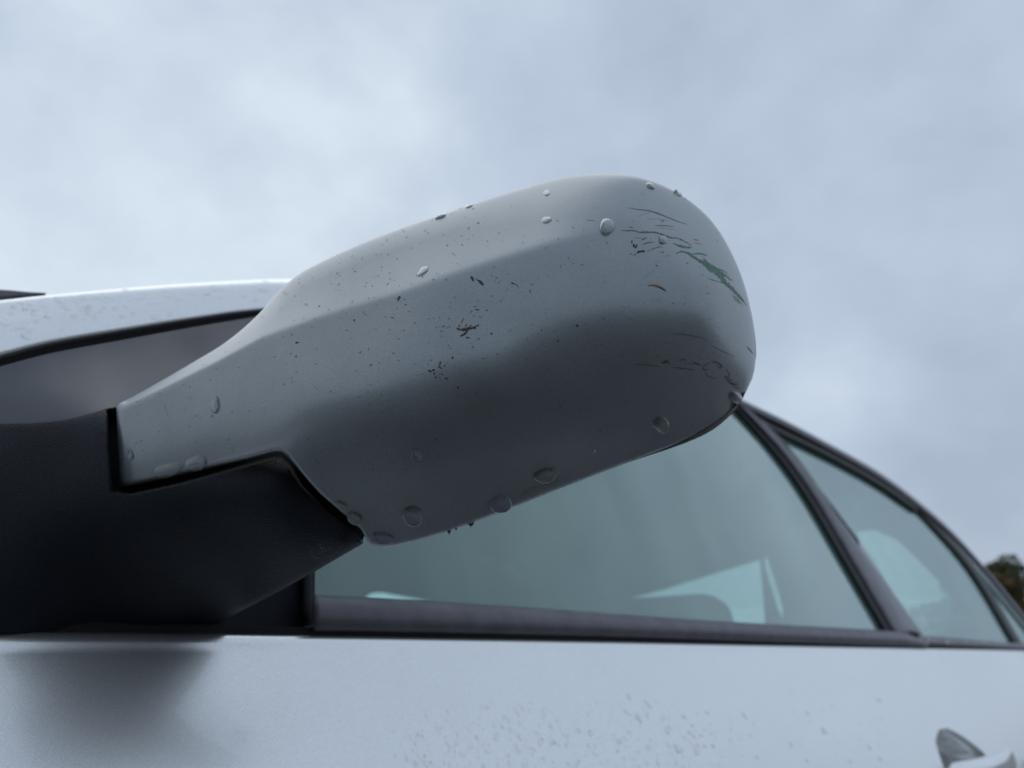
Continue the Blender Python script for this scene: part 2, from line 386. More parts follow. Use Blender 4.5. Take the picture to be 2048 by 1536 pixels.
def side_panel(name, x0, x1, dense=None, wmax=.66):
    xs = np.arange(x0, x1+1e-6, .02)
    if dense: xs = np.unique(np.r_[xs[xs < dense[0]], np.arange(dense[0], dense[1], .0025), xs[xs > dense[1]]])
    xs = np.unique(np.r_[x0, x0+.0015, x0+.003, xs[(xs > x0+.004) & (xs < x1-.004)], x1-.003, x1-.0015, x1])
    th = np.linspace(0, math.pi/2, 7); r = .006
    rows = []
    for k in range(4): rows.append((.035-.008*k, .0+.0005*k))           # hidden return lip going inwards
    prof = [(.030, -.004), (.012, -.001)]
    for t in th: prof.append((r*(1-math.sin(t)), r*(1-math.cos(t))))
    ws = np.r_[np.linspace(.009, .05, 10), np.arange(.054, .20, .0035 if dense else .012), np.linspace(.21, wmax, 16)]
    X = xs[:, None]
    P = []
    for dy, w in prof: P.append(np.stack([xs, Yside(xs)+dy, ze(xs)-w], -1))
    for w in ws: P.append(np.stack([xs, Yside(xs)-bulge(w)+bulge(.006), ze(xs)-w], -1))
    P = np.array(P)
    if dense:
        px, py = proj(P); ins = inside(px, py, RECESS); dd = seg_dist(px, py, RECESS+[RECESS[0]])
        P[..., 1] += .042*smoothstep(np.where(ins & (P[..., 0] > dense[0]), dd, 0), 0, 9)
    # shut edges turn inwards
    for e0, e1 in ((0, 1), (-1, -2)):
        P[:, e0] = P[:, e1]+np.array([0, .012, 0])+np.array([(-.0005 if e0 == 0 else .0005), 0, 0])
    return grid_obj(name, P, M_body, car, flip=False)
SHUT = 1.80
door = side_panel('door', -.12, SHUT, dense=(1.02, 1.50))
side_panel('front_wing', -1.15, -.126)
side_panel('rear_wing', SHUT+.005, 2.45)
mesh_obj('door_gap', [(-1.1, .47, .3), (2.4, .47, .3), (2.4, .47, .85), (-1.1, .47, .85)], [(0, 1, 2, 3)], M_gap, car)

# ---- glass surface of the side
def Yg(X, z): return Yside(X)+.018+.33*(z-CAMZ)
def ribbon(name, A, B, f, off, m, n=60, thick=.004, rows=5, crown=0., curve=True):
    """strip between two lines drawn on the side of the car, lifted outwards by off with a rounded crown"""
    A = smooth_curve(A, n) if curve else interp_poly(A, n); B = smooth_curve(B, n) if curve else interp_poly(B, n)
    P = []
    for k in range(rows):
        t = k/(rows-1); q = A*(1-t)+B*t; o_ = off+crown*math.sqrt(max(0, 1-(2*t-1)**2))
        P.append(hit(q[:, 0], q[:, 1], lambda x, z, o_=o_: f(x, z)-o_))
    return grid_obj(name, np.array(P), m, car, thick=thick)
def pane(name, outline, f, m, off=0, holes=(), parent=car, n=14, thick=.0):
    """flat-ish pane cut to an outline: triangulated, every vertex on the surface"""
    o2 = interp_poly(list(outline)+[outline[0]], 120)[:-1]
    P = hit(o2[:, 0], o2[:, 1], lambda x, z: f(x, z)-off)
    return poly_obj(name, P, m, parent, thick)
def poly_obj(name, P, m, parent, thick=0, holes=()):
    loops = [[Vector(p) for p in P]]+[[Vector(p) for p in h] for h in holes]
    tris = tessellate_polygon(loops); allv = [p for l in loops for p in l]
    o = mesh_obj(name, [tuple(v) for v in allv], tris, m, parent, smooth=False)
    if thick:
        s = o.modifiers.new('solid', 'SOLIDIFY'); s.thickness = thick; s.offset = 0
    return o

roof_out = [(-60, 609), (0, 601), (100, 590), (280, 574), (450, 563), (600, 559), (800, 575), (1000, 612), (1200, 672), (1350, 736), (1480, 803), (1560, 841), (1650, 888), (1750, 944), (1830, 1002), (1900, 1063), (1960, 1128), (2010, 1187), (2048, 1234), (2098, 1297)]
roof_c = smooth_curve(roof_out, 220)
front_glass = [(626, 1204), (800, 1212), (1000, 1222), (1250, 1238), (1500, 1254), (1790, 1270), (1786, 1262), (1700, 1118), (1622, 985), (1560, 900), (1476, 812), (1380, 765), (1200, 690), (1000, 640), (800, 640), (640, 900)]
rear_glass = [(1846, 1274), (2036, 1290), (1940, 1135), (1832, 1012), (1700, 938), (1538, 858), (1640, 985), (1740, 1120)]
quarter_glass = [(2043, 1292), (2098, 1300), (2048, 1243), (2010, 1197), (1960, 1140), (1900, 1076), (1842, 1022), (1945, 1135)]
def glass_grid(name, left, right, f, m):
    """pane spanned between two edge lines, as a curved grid"""
    A = interp_poly(left, 40); B = interp_poly(right, 40); P = []
    for k in range(24):
        t = k/23; q = A*(1-t)+B*t; P.append(hit(q[:, 0], q[:, 1], f))
    return grid_obj(name, np.array(P), m, car)
top_front = smooth_curve([(1484, 806), (1380, 760), (1200, 690), (1000, 640), (800, 640), (700, 750), (626, 900)], 60)
glass_grid('front_side_window', [(1795, 1276), (1700, 1110), (1622, 978), (1560, 893), (1484, 806), (1200, 690), (800, 640), (626, 900)],
           [(1795, 1276), (1500, 1262), (1250, 1246), (1000, 1232), (800, 1222), (700, 1218), (640, 1216), (622, 1215)], Yg, M_glass)
glass_grid('rear_side_window', [(1532, 850), (1640, 978), (1740, 1110), (1846, 1282)], [(1532, 850), (1700, 928), (1832, 1003), (1940, 1125), (2042, 1296)], Yg, M_glass)
glass_grid('quarter_window', [(1834, 1006), (1945, 1130), (2043, 1296)], [(1840, 1008), (1900, 1066), (1960, 1131), (2010, 1190), (2048, 1237), (2096, 1300)], Yg, M_glass)

# window surrounds
ribbon('window_frame', [(1350, 736), (1480, 803), (1560, 841), (1650, 888), (1750, 944), (1830, 1002), (1900, 1063), (1960, 1128), (2010, 1187), (2048, 1234), (2100, 1298)],
       [(1350, 744), (1480, 811), (1560, 849), (1650, 896), (1750, 952), (1830, 1010), (1900, 1070), (1960, 1134), (2008, 1192), (2045, 1238), (2095, 1301)], Yg, .007, M_trim, crown=.002)
ribbon('window_seal', [(1472, 812), (1540, 852), (1650, 905), (1750, 960), (1830, 1015)], [(1480, 826), (1545, 862), (1650, 913), (1750, 968), (1832, 1024)], Yg, .004, M_rubber)
ribbon('window_seal', [(1462, 806), (1545, 898), (1612, 990), (1690, 1122), (1778, 1272)], [(1474, 806), (1558, 896), (1626, 988), (1704, 1118), (1794, 1272)], Yg, .006, M_rubber)
bp = ribbon('door_pillar_trim', [(1474, 806), (1558, 896), (1626, 988), (1704, 1118), (1794, 1272)], [(1486, 806), (1577, 896), (1647, 988), (1728, 1118), (1818, 1266)], Yg, .009, M_trim, crown=.002)
bp = ribbon('pillar_panel', [(1480, 806), (1572, 896), (1640, 988), (1718, 1118), (1800, 1262)], [(1508, 832), (1600, 926), (1668, 1020), (1750, 1135), (1845, 1268)], Yg, .006, M_satin, crown=.002)
ribbon('window_seal', [(1826, 1008), (1938, 1136), (2032, 1290)], [(1838, 1010), (1950, 1133), (2046, 1290)], Yg, .006, M_rubber)
# waist rail: the rubber moulding between glass and paint, with its step at the door pillar
ribbon('waist_moulding', [(624, 1203), (800, 1211), (1000, 1222), (1250, 1239), (1500, 1254), (1750, 1266), (1800, 1270), (1826, 1278), (1850, 1287)],
       [(624, 1254), (800, 1257), (1000, 1262), (1250, 1269), (1500, 1278), (1750, 1287), (1800, 1289), (1826, 1291), (1850, 1293)], Yg, .012, M_trim, n=120, rows=9, crown=.008)
ribbon('waist_moulding', [(1835, 1276), (1900, 1281), (1980, 1287), (2060, 1292), (2140, 1297)], [(1835, 1291), (1900, 1294), (1980, 1297), (2060, 1301), (2140, 1304)], Yg, .008, M_trim, rows=7, crown=.006)
ribbon('waist_seal_shade', [(-260, 1240), (300, 1246), (600, 1255), (1000, 1262), (1400, 1274), (1800, 1289), (2140, 1300)], [(-260, 1272), (300, 1274), (600, 1277), (1000, 1283), (1400, 1292), (1800, 1301), (2140, 1309)],
       lambda x, z: Yside(x), -.012, M_gap, n=120)  # dark strip: seal gap, plus shadow under the moulding put into its colour

# ---- windscreen pillar: painted roll with the black drip gap under it
def Yp(X, z): return Yside(X)+.018+.33*(z-CAMZ)
top_l = smooth_curve([(-260, 640), (-60, 609), (0, 601), (100, 590), (280, 574), (450, 563), (600, 559), (800, 575)], 120)
bot_l = smooth_curve([(-260, 790), (-60, 733), (0, 718), (100, 692), (250, 665), (400, 640), (520, 624), (800, 600)], 120)
P = []
NR = 26
for k in range(NR):
    t = k/(NR-1); q = top_l*(1-t)+bot_l*t
    off = .009*math.sqrt(max(0, 1-(1-min(t/.45, 1))**2)) if t < .45 else .009*math.sqrt(max(0, 1-((t-.45)/.55*.98)**6))
    P.append(hit(q[:, 0], q[:, 1], lambda x, z, o_=off: Yp(x, z)+.007-o_))
grid_obj('windscreen_pillar', np.array(P), M_body, car, thick=.0)
ribbon('drip_gap', bot_l[::8]+np.array([0, -3]), bot_l[::8]+np.array([0, 34]), Yp, -.012, M_gap, n=80)
# sliver of the windscreen edge trim beyond the pillar
ribbon('windscreen_trim', [(-120, 583), (0, 587), (50, 591), (88, 593)], [(-120, 615), (0, 601), (50, 597), (88, 594)], lambda x, z: Yp(x, z)+.06, 0, M_trim, n=20)

# ---- roof, bonnet, windscreen, tail, far side
rc = hit(roof_c[:, 0], roof_c[:, 1], lambda x, z: Yg(x, z)-.006)
CY = 1.15
def across(curve, crown, m, name, n=24, dz=0, parent=car):
    P = []
    for k in range(n):
        s = k/(n-1); q = curve.copy(); q[:, 1] = curve[:, 1]*(1-s)+(2*CY-curve[:, 1])*s; q[:, 2] += crown*math.sin(math.pi*s)+dz; P.append(q)
    return grid_obj(name, np.array(P), m, parent)
roof_part = rc[(rc[:, 0] > .50) & (rc[:, 0] < 1.78)]
across(roof_part, .05, M_body, 'roof')
across(roof_part, .035, M_lining, 'roof_lining', dz=-.012)
ws = rc[(rc[:, 0] <= .52)].copy(); ws[:, 1] += .03; ws[:, 2] -= .025
across(ws, .02, M_glass, 'windscreen')
# dash behind the windscreen keeps the cabin dark
mesh_obj('dashboard', [(-.1, .5, .93), (.42, .5, .97), (.42, 1.8, .97), (-.1, 1.8, .93), (.42, .5, .5), (.42, 1.8, .5)], [(0, 1, 2, 3), (1, 4, 5, 2)], M_seat, car, smooth=False)
bon = np.array([(x, Yside(x)+.03, ze(x)-.005-.02*max(0, -x-.1)) for x in np.linspace(-1.15, .0, 12)])
across(bon, .045, M_body, 'bonnet')
# tail: sloping hatch with the rear window cut in it
def hatch_pt(px, py, lift=0.):
    d = rays(px, py); a = np.array([.36, 0, 1.0]); p0 = np.array([1.72, 0, CAMZ+.312+lift]); t = ((p0-CAM)@a)/(d@a); return CAM+t[..., None]*d
def hp(X, Y): return (X, Y, CAMZ+.312-.36*(X-1.72))
rwpx = [(1240, 1201), (1330, 1178), (1420, 1149), (1515, 1120), (1600, 1092), (1690, 1065), (1750, 1058), (1800, 1082), (1850, 1132), (1890, 1176), (1908, 1206), (1902, 1228), (1930, 1229), (1946, 1233), (1944, 1247), (1900, 1262), (1850, 1272), (1400, 1272), (1240, 1272)]
hole = hatch_pt(*np.array(rwpx, float).T)
outer = [hp(1.72, .56), hp(1.72, 1.75), hp(2.9, 2.2), hp(2.9, .50), hp(2.4, .53)]
poly_obj('tailgate_lining', outer, M_lining, car, thick=.004, holes=[hole])
poly_obj('rear_window', hole+np.array([.006, 0, .012]), M_fglass, car)
hy = np.linspace(.53, 1.77, 24); hz = .318+.055*np.sin(np.linspace(0, math.pi, 24))
grid_obj('roof_header', np.array([np.stack([np.full(24, 1.70), hy, np.full(24, CAMZ+.285)], -1), np.stack([np.full(24, 1.70), hy, CAMZ+hz], -1)]), M_lining, car)
tr = rc[(rc[:, 0] > 1.66) & (rc[:, 0] < 2.52)]
grid_obj('rear_pillar_lining', np.array([np.stack([tr[:, 0], np.full(len(tr), .56), CAMZ+.300-.36*(tr[:, 0]-1.72)], -1), tr+np.array([0, .006, -.002])]), M_lining, car)
# far side of the cabin, leaning in like the near one
an = np.array([0, 1, .33]); ap = np.array([0, 2*CY-.398, CAMZ])
d_ = rays(*np.array([(728, 1206), (733, 1192), (745, 1186), (762, 1185), (920, 1213), (960, 1222), (960, 1250), (728, 1250)], float).T)
hole = CAM+(((ap-CAM)@an)/(d_@an))[:, None]*d_
fd = lambda x, z: (x, ap[1]-.33*(z-CAMZ), z)
farpoly = [fd(x, z) for x, z in [(-.3, .6), (2.6, .6)]]+[fd(x, z+.02) for x, z in rc[::-6][:, [0, 2]]]
poly_obj('far_door', farpoly, M_lining, car, thick=.004, holes=[hole])
poly_obj('far_side_window', hole+np.array([0, .008, .002]), M_fglass, car)
mesh_obj('body_underside', [(-1.1, .45, .3), (2.4, .45, .3), (2.4, 1.9, .3), (-1.1, 1.9, .3), (-1.1, 1.92, .9), (2.4, 1.92, .9), (2.4, .46, .9), (-1.1, .46, .9)], [(0, 1, 2, 3), (3, 2, 5, 4), (1, 6, 5, 2), (0, 3, 4, 7)], M_gap, car, smooth=False)
def wheel(x, y):
    V = []; Fc = []; k = 40; prof = [(.19, -.09), (.28, -.1), (.305, -.06), (.305, .06), (.28, .1), (.19, .09)]
    for i in range(k):
        a = 2*math.pi*i/k
        for r_, yy in prof: V.append((x+r_*math.cos(a), y+yy, .305+r_*math.sin(a)))
    m_ = len(prof)
    for i in range(k):
        for j in range(m_-1): a = i*m_+j; b = ((i+1) % k)*m_+j; Fc.append((a, a+1, b+1, b))
    w = mesh_obj('wheel', V, Fc, M_tyre, car)
    V = [(x, y-.07, .305)]; V += [(x+.19*math.cos(2*math.pi*i/20), y-.085, .305+.19*math.sin(2*math.pi*i/20)) for i in range(20)]
    mesh_obj('rim', V, [(0, 1+i, 1+(i+1) % 20) for i in range(20)], M_rim, w)
for x in (-.62, 1.95): wheel(x, .50); wheel(x, 1.80)

# seats and head restraints
def rbox(name, c, s, m, parent, bev=.03, rot=0):
    bm = bmesh.new(); bmesh.ops.create_cube(bm, size=1)
    for v in bm.verts: v.co = Vector((v.co.x*s[0], v.co.y*s[1], v.co.z*s[2]))
    bmesh.ops.bevel(bm, geom=bm.edges[:]+bm.verts[:], offset=bev, segments=4, profile=.5, affect='EDGES')
    bmesh.ops.rotate(bm, verts=bm.verts, cent=(0, 0, 0), matrix=Matrix.Rotation(rot, 3, 'Y'))
    me = bpy.data.meshes.new(name); bm.to_mesh(me); bm.free(); me.materials.append(m)
    me.polygons.foreach_set('use_smooth', [True]*len(me.polygons))
    o = bpy.data.objects.new(name, me); C.objects.link(o); o.location = c
    if parent: setpar(o, parent)
    return o
def at_depth(px, py, X):
    d = rays(px, py); t = X/d[..., 0]; return CAM+t[..., None]*d
# front seat: its head restraint shows as the dark curve in the rear window's view
p = at_depth(1310, 1194, 1.12)
st = rbox('front_seat', (p[0]-.02, p[1]+.02, p[2]-.42), (.14, .48, .58), M_seat, car, .06, .15)
rbox('head_restraint', (p[0], p[1], p[2]-.075), (.10, .27, .15), M_seat, st, .045)
rs = rbox('rear_seat', (1.52, 1.15, .70), (.16, 1.2, .42), M_seat, car, .06)
def cutout(name, pts, X, thick, m, parent):
    P = at_depth(*interp_poly(pts+[pts[0]], 60)[:-1].T, X); n_ = len(P); V = list(P)+list(P+np.array([thick, 0, 0]))
    tr_ = tessellate_polygon([[Vector(p) for p in P]]); Fc = [tuple(t) for t in tr_]+[(t[0]+n_, t[2]+n_, t[1]+n_) for t in tr_]+[(i, (i+1) % n_, n_+(i+1) % n_, n_+i) for i in range(n_)]
    return mesh_obj(name, V, Fc, m, parent, smooth=False)
cutout('head_restraint', [(1522, 1040), (1531, 1105), (1540, 1135), (1560, 1195), (1566, 1222), (1562, 1275), (1792, 1275), (1748, 1200), (1704, 1115), (1690, 1040)], 1.50, .05, M_seat, rs)
cutout('seat_belt', [(1514, 1060), (1523, 1080), (1530, 1135), (1553, 1215), (1563, 1235), (1558, 1275), (1532, 1275), (1525, 1180)], 1.46, .004, M_seat, car)
# door handle
hc = hit(np.array([1912., 2018.]), np.array([1545., 1502.]), lambda x, z: Ydoor(x, z)-.026)
P = []
NH = 30
x0, x1 = hc[0, 0]-.01, hc[1, 0]+.004
zc = hc[1, 2]-.011
for k in range(NH):
    t = k/(NH-1); x = x0+(x1-x0)*t; yo = Ydoor(x, zc)
    endf = min(1, (min(t, 1-t)/.07))**.5 if min(t, 1-t) < .07 else 1
    yb = yo-.020-.010*math.sin(math.pi*t); ring = []
    for j in range(16):
        a = 2*math.pi*j/16; ring.append((x, yb+.009*math.cos(a)*(.2+.8*endf), zc+.016*math.sin(a)*(.15+.85*endf)))
    P.append(ring)
P = np.array(P); V = P.reshape(-1, 3); Fc = []
for i in range(NH-1):
    for j in range(16): Fc.append((i*16+j, i*16+(j+1) % 16, (i+1)*16+(j+1) % 16, (i+1)*16+j))
Fc.append(tuple(range(16))); Fc.append(tuple((NH-1)*16+j for j in range(15, -1, -1)))
hd = mesh_obj('door_handle', V, Fc, M_body, door)

# ================================================================== WING MIRROR
top_px = [(232, 812), (246, 803), (262, 795), (330, 757), (400, 716), (440, 692), (480, 662), (520, 625), (560, 580), (600, 547), (650, 520), (720, 488), (800, 457), (900, 423), (1000, 390), (1060, 372), (1110, 358), (1160, 350), (1220, 348), (1270, 352), (1320, 368), (1370, 395), (1412, 430), (1442, 468), (1466, 512), (1485, 558), (1499, 608), (1508, 655), (1512, 705)]
tip_px = [(1512, 705), (1509, 740), (1496, 776), (1474, 809)]
bot_px = [(240, 973), (260, 973), (345, 955), (440, 932), (500, 918), (548, 905), (562, 905), (573, 912), (590, 930), (615, 960), (640, 988), (670, 1014), (700, 1040), (722, 1060), (733, 1079), (742, 1090), (762, 1095), (790, 1092), (830, 1083), (900, 1062), (1000, 1025), (1100, 985), (1200, 946), (1280, 916), (1340, 893), (1385, 873), (1420, 854), (1450, 832), (1474, 809)]
crease = np.array([(200, 838), (240, 818), (320, 781), (430, 726), (520, 678), (640, 636), (800, 588), (900, 552), (1000, 519), (1100, 488), (1200, 463), (1300, 440), (1500, 420)], float)
shellF = TPS([(235, 815, .000), (235, 890, .001), (240, 970, .000), (400, 720, .008), (400, 830, .012), (420, 925, .0115),
    (560, 590, .020), (560, 700, .031), (500, 860, .024), (560, 800, .034), (560, 900, .030), (600, 940, .027), (680, 1020, .008), (735, 1088, -.008),
    (700, 500, .028), (700, 650, .041), (700, 800, .047), (700, 900, .036),
    (850, 445, .036), (850, 580, .050), (850, 720, .0555), (850, 850, .046), (850, 960, .023), (850, 1075, -.007),
    (1000, 395, .036), (1000, 520, .052), (1000, 660, .0575), (1000, 780, .051), (1000, 880, .028), (1000, 1022, -.010),
    (1150, 355, .034), (1150, 480, .052), (1150, 600, .0582), (1150, 730, .0492), (1150, 840, .0265), (1150, 965, -.014),
    (1300, 365, .026), (1300, 480, .045), (1300, 590, .0515), (1300, 700, .0425), (1300, 800, .019), (1300, 908, -.015),
    (1430, 470, .018), (1430, 560, .033), (1430, 660, .0285), (1430, 760, .007), (1430, 845, -.018), (1500, 690, .004), (1475, 805, -.016)], 3e-4)
top_d = smooth_curve(top_px, 220); tip_d = smooth_curve(tip_px, 24); bot_d = np.asarray(bot_px, float)
left_d = np.array([(232, 812), (231, 830), (233, 880), (236, 950), (240, 973)], float)
sil = np.vstack([top_d, tip_d[1:]])
PXM = 1/FPX*.27
def shell_h(px, py):
    px = np.asarray(px, float); py = np.asarray(py, float)
    h = shellF(px, py)
    cy = np.interp(px, crease[:, 0], crease[:, 1]); d = cy-py
    sp = 2.2*np.logaddexp(0, d/2.2); wx = smoothstep(px, 225, 260)*(1-smoothstep(px, 1050, 1330))*np.interp(px, [232, 430, 560, 700], [2.2, 2.2, 1.25, 1.0])
    h = h-.00025*sp*wx
    lo = np.interp(px, [560, 960, 1200, 1400], [985, 905, 870, 820]); dl = py-lo          # soft lower character line
    h = h-.00003*(4*np.logaddexp(0, dl/4))*smoothstep(px, 620, 800)*(1-smoothstep(px, 1250, 1420))
    e = seg_dist(px, py, sil[::2])
    Rr = np.interp(px, [232, 430, 600, 900, 1150, 1300, 1512], [10, 20, 30, 42, 75, 110, 110]); Rr = Rr*(1-.55*smoothstep(py, 640, 800)*smoothstep(px, 1300, 1420))
    q = np.clip(1-e/Rr, 0, 1); h = h-Rr*PXM*1.05*(1-np.sqrt(np.maximum(0, 1-q**2)))
    e2 = seg_dist(px, py, left_d); q = np.clip(1-e2/13, 0, 1); h = h-.0042*(1-np.sqrt(np.maximum(0, 1-q**2)))
    e3 = seg_dist(px, py, bot_d); r3 = np.interp(px, [232, 560, 600, 760, 1500], [13, 13, 7, 7, 4.5]); q = np.clip(1-e3/r3, 0, 1); h = h-r3*PXM*1.2*(1-np.sqrt(np.maximum(0, 1-q**2)))
    return h
pairs = np.array([(232, 812, 240, 973), (252, 800, 262, 973), (330, 757, 345, 955), (400, 716, 410, 939), (440, 692, 450, 930), (480, 662, 500, 918), (520, 625, 548, 905), (560, 580, 562, 905), (600, 547, 590, 930), (650, 520, 630, 978), (720, 488, 685, 1027), (760, 472, 722, 1060), (800, 457, 742, 1090), (840, 443, 775, 1094),
    (900, 423, 830, 1083), (1000, 390, 930, 1051), (1060, 372, 1000, 1025), (1110, 358, 1060, 1001), (1160, 350, 1120, 977), (1220, 348, 1190, 950), (1270, 352, 1250, 927), (1320, 368, 1305, 907), (1370, 395, 1355, 887), (1412, 430, 1395, 868), (1442, 468, 1422, 853), (1466, 512, 1445, 836), (1485, 558, 1463, 820), (1499, 608, 1478, 804), (1508, 655, 1492, 783), (1512, 690, 1503, 760), (1512, 712, 1509, 738)], float)
def dense_pairs(n):
    tp = smooth_curve(np.vstack([top_px, tip_px[1:3]]), 900); bp_ = interp_poly(np.vstack([bot_px, [(1486, 795), (1496, 776), (1504, 758), (1509, 740)]]), 1200)
    it = np.array([np.argmin(np.hypot(*(tp-p[:2]).T)) for p in pairs], float); ib = np.array([np.argmin(np.hypot(*(bp_-p[2:]).T)) for p in pairs], float)
    it = np.maximum.accumulate(it); ib = np.maximum.accumulate(ib); k = np.arange(len(pairs)); kk = np.linspace(0, len(pairs)-1, n)
    a = np.interp(kk, k, it); b_ = np.interp(kk, k, ib)
    ia = np.arange(len(tp)); ibb = np.arange(len(bp_))
    return np.stack([np.interp(a, ia, tp[:, 0]), np.interp(a, ia, tp[:, 1])], 1), np.stack([np.interp(b_, ibb, bp_[:, 0]), np.interp(b_, ibb, bp_[:, 1])], 1)
NCc, NRr = 300, 130
Tt, Bb = dense_pairs(NCc)
qq = np.linspace(0, 1, NRr); qq = .5*(1-np.cos(math.pi*qq))*.55+qq*.45; qq = qq**1.15; qq = qq/qq[-1]
G = Tt[None]*(1-qq[:, None, None])+Bb[None]*qq[:, None, None]
Hh = shell_h(G[..., 0], G[..., 1])
for _ in range(2):
    Hs = Hh.copy(); Hs[1:-1, 1:-1] = (Hh[1:-1, 1:-1]*2+Hh[:-2, 1:-1]+Hh[2:, 1:-1]+Hh[1:-1, :-2]+Hh[1:-1, 2:])/6; Hh = Hs
P = on_mirror(G[..., 0], G[..., 1], Hh)
mirror = empty('side_mirror', (.12, .34, CAMZ), car)
# shell closed at the back: rings run behind the silhouette
ringi = [(0, j) for j in range(NCc)]+[(i, NCc-1) for i in range(1, NRr)]+[(NRr-1, j) for j in range(NCc-2, -1, -1)]+[(i, 0) for i in range(NRr-2, 0, -1)]
ring_px = np.array([G[i, j] for i, j in ringi]); ring_h = np.array([Hh[i, j] for i, j in ringi])
cen = np.array([(np.clip(x, 300, 1250), np.interp(x, [232, 560, 800, 1300], [890, 760, 760, 620])) for x, y in ring_px])
V = list(P.reshape(-1, 3)); Fc = grid_faces(NRr, NCc, flip=True); prev = [i*NCc+j for i, j in ringi]; nR = len(ringi)
isbot = np.array([i == NRr-1 and j < NCc-10 for i, j in ringi])
dirs = cen-ring_px; ln = np.linalg.norm(dirs, axis=1, keepdims=True); dirs = dirs/np.maximum(ln, 1)
for k, (dh, shr) in enumerate(((.0012, 1.5), (.004, 4), (.010, 10), (.018, 18), (.024, 34))):
    # the lower lip is only a thin moulded edge that folds up inside
    q = ring_px+dirs*np.where(isbot, shr*1.2, shr)[:, None]; h = ring_h-np.where(isbot, dh*.25, dh)
    h = np.maximum(h, -.050) if k else h
    base = len(V); V += list(on_mirror(q[:, 0], q[:, 1], h))
    for a in range(nR):
        b2 = (a+1) % nR; Fc.append((prev[a], prev[b2], base+b2, base+a))
    prev = [base+a for a in range(nR)]
shell = mesh_obj('mirror_shell', V, Fc, M_shell, mirror)

# inner black rim and mirror glass on the back face
rim_px = smooth_curve([(760, 1060), (900, 1046), (1000, 1014), (1100, 978), (1200, 944), (1280, 917), (1340, 897), (1390, 878), (1425, 860), (1455, 836), (1480, 808), (1490, 770), (1480, 640), (1440, 520), (1370, 430), (1220, 380), (1000, 420), (800, 490), (700, 560), (690, 800), (720, 980), (760, 1060)], 160)
rp = []
for h_, s_ in ((-.020, 0), (-.030, 2), (-.034, 12)):
    dd = np.array([1080, 740])-rim_px; dd = dd/np.linalg.norm(dd, axis=1, keepdims=True); q = rim_px+dd*s_; rp.append(on_mirror(q[:, 0], q[:, 1], np.full(len(q), h_)))
grid_obj('mirror_rim', np.array(rp), M_rubber, mirror)
q = interp_poly(rim_px, 60)[:-1]; q = q+(np.array([1080, 740])-q)*.06
poly_obj('mirror_glass', on_mirror(q[:, 0], q[:, 1], np.full(len(q), -.036)), M_mirror, mirror)
q2 = interp_poly(rim_px, 60)[:-1]; q2 = q2+(np.array([1080, 740])-q2)*.08
poly_obj('glass_backing', on_mirror(q2[:, 0], q2[:, 1], np.full(len(q2), -.030)), M_rubber, mirror)

# ---- black arm and foot
RECP = [(215, 821), (216, 900), (223, 984), (262, 989), (350, 970), (450, 944), (549, 918), (563, 920), (578, 934), (602, 972), (653, 1023), (703, 1063), (738, 1100), (900, 1100), (900, 500), (560, 700), (400, 775), (300, 806), (240, 817)]
baseF = TPS([(-260, 860, -.012), (-60, 850, -.006), (0, 850, -.003), (100, 847, -.0015), (195, 826, -.002),
    (-260, 740, -.045), (0, 790, -.013), (0, 735, -.032), (110, 790, -.013), (120, 712, -.048), (250, 770, -.030), (250, 680, -.075), (400, 652, -.105), (400, 720, -.075), (520, 628, -.140), (520, 700, -.10), (600, 600, -.15),
    (-260, 1000, -.010), (0, 1000, -.002), (0, 1150, -.008), (0, 1262, -.016), (-260, 1262, .0), (200, 1262, -.056), (350, 1262, -.084), (450, 1245, -.085),
    (140, 900, .003), (140, 1000, .002), (200, 1120, -.018), (250, 1020, .004), (300, 1060, -.002), (450, 980, .012), (450, 1060, -.004), (560, 950, .016), (600, 1010, .008), (650, 1050, .000), (690, 1085, -.006), (722, 1092, -.016),
    (640, 1130, -.024), (600, 1110, -.014), (540, 1180, -.042), (480, 1150, -.028), (470, 1225, -.058), (300, 1160, -.032), (330, 1230, -.062)], 3e-4)
def base_h(px, py):
    h = baseF(px, py)
    # crisp edge where the grained side turns into the smooth top
    cy = np.interp(px, [-260, 0, 60, 130, 185, 212, 230], [866, 850, 849, 842, 828, 820, 821]); d = cy-py
    h = h-.00016*(3*np.logaddexp(0, d/3))*np.clip(1-np.maximum(d, 0)/200, 0, 1)*smoothstep(-px, -330, -200)
    ins = inside(px, py, RECP); dd = seg_dist(px, py, RECP+[RECP[0]]); sd_ = np.where(ins, dd, -dd)
    h = h-.016*smoothstep(sd_, -2, 4)
    lowe = np.array([(725, 1087), (640, 1137), (560, 1182), (500, 1214), (455, 1236)]); e = seg_dist(px, py, lowe); q = np.clip(1-e/12, 0, 1)
    return h-.003*(1-np.sqrt(np.maximum(0, 1-q*q)))
tb = smooth_curve([(-260, 800), (-60, 748), (0, 733), (100, 707), (250, 679), (400, 652), (520, 632), (640, 610), (690, 640), (720, 800), (735, 950), (733, 1050), (725, 1083)], 200)
bb = interp_poly([(-260, 1266), (0, 1266), (250, 1268), (380, 1266), (452, 1238), (500, 1214), (560, 1182), (640, 1137), (722, 1089)], 200)
ser = []
NG = 420
tb = interp_poly(tb, NG); bb = interp_poly(bb, NG)
cm = interp_poly(smooth_curve([(-260, 866), (-100, 855), (0, 850), (60, 849), (130, 842), (185, 828), (212, 820), (245, 822), (320, 815), (420, 815), (540, 830), (640, 880), (700, 980), (722, 1060), (726, 1086)], 200), NG)
q1 = np.linspace(0, 1, 60)[:-1, None, None]; q2_ = np.linspace(0, 1, 150)[:, None, None]
G2 = np.concatenate([tb[None]*(1-q1)+cm[None]*q1, cm[None]*(1-q2_)+bb[None]*q2_])
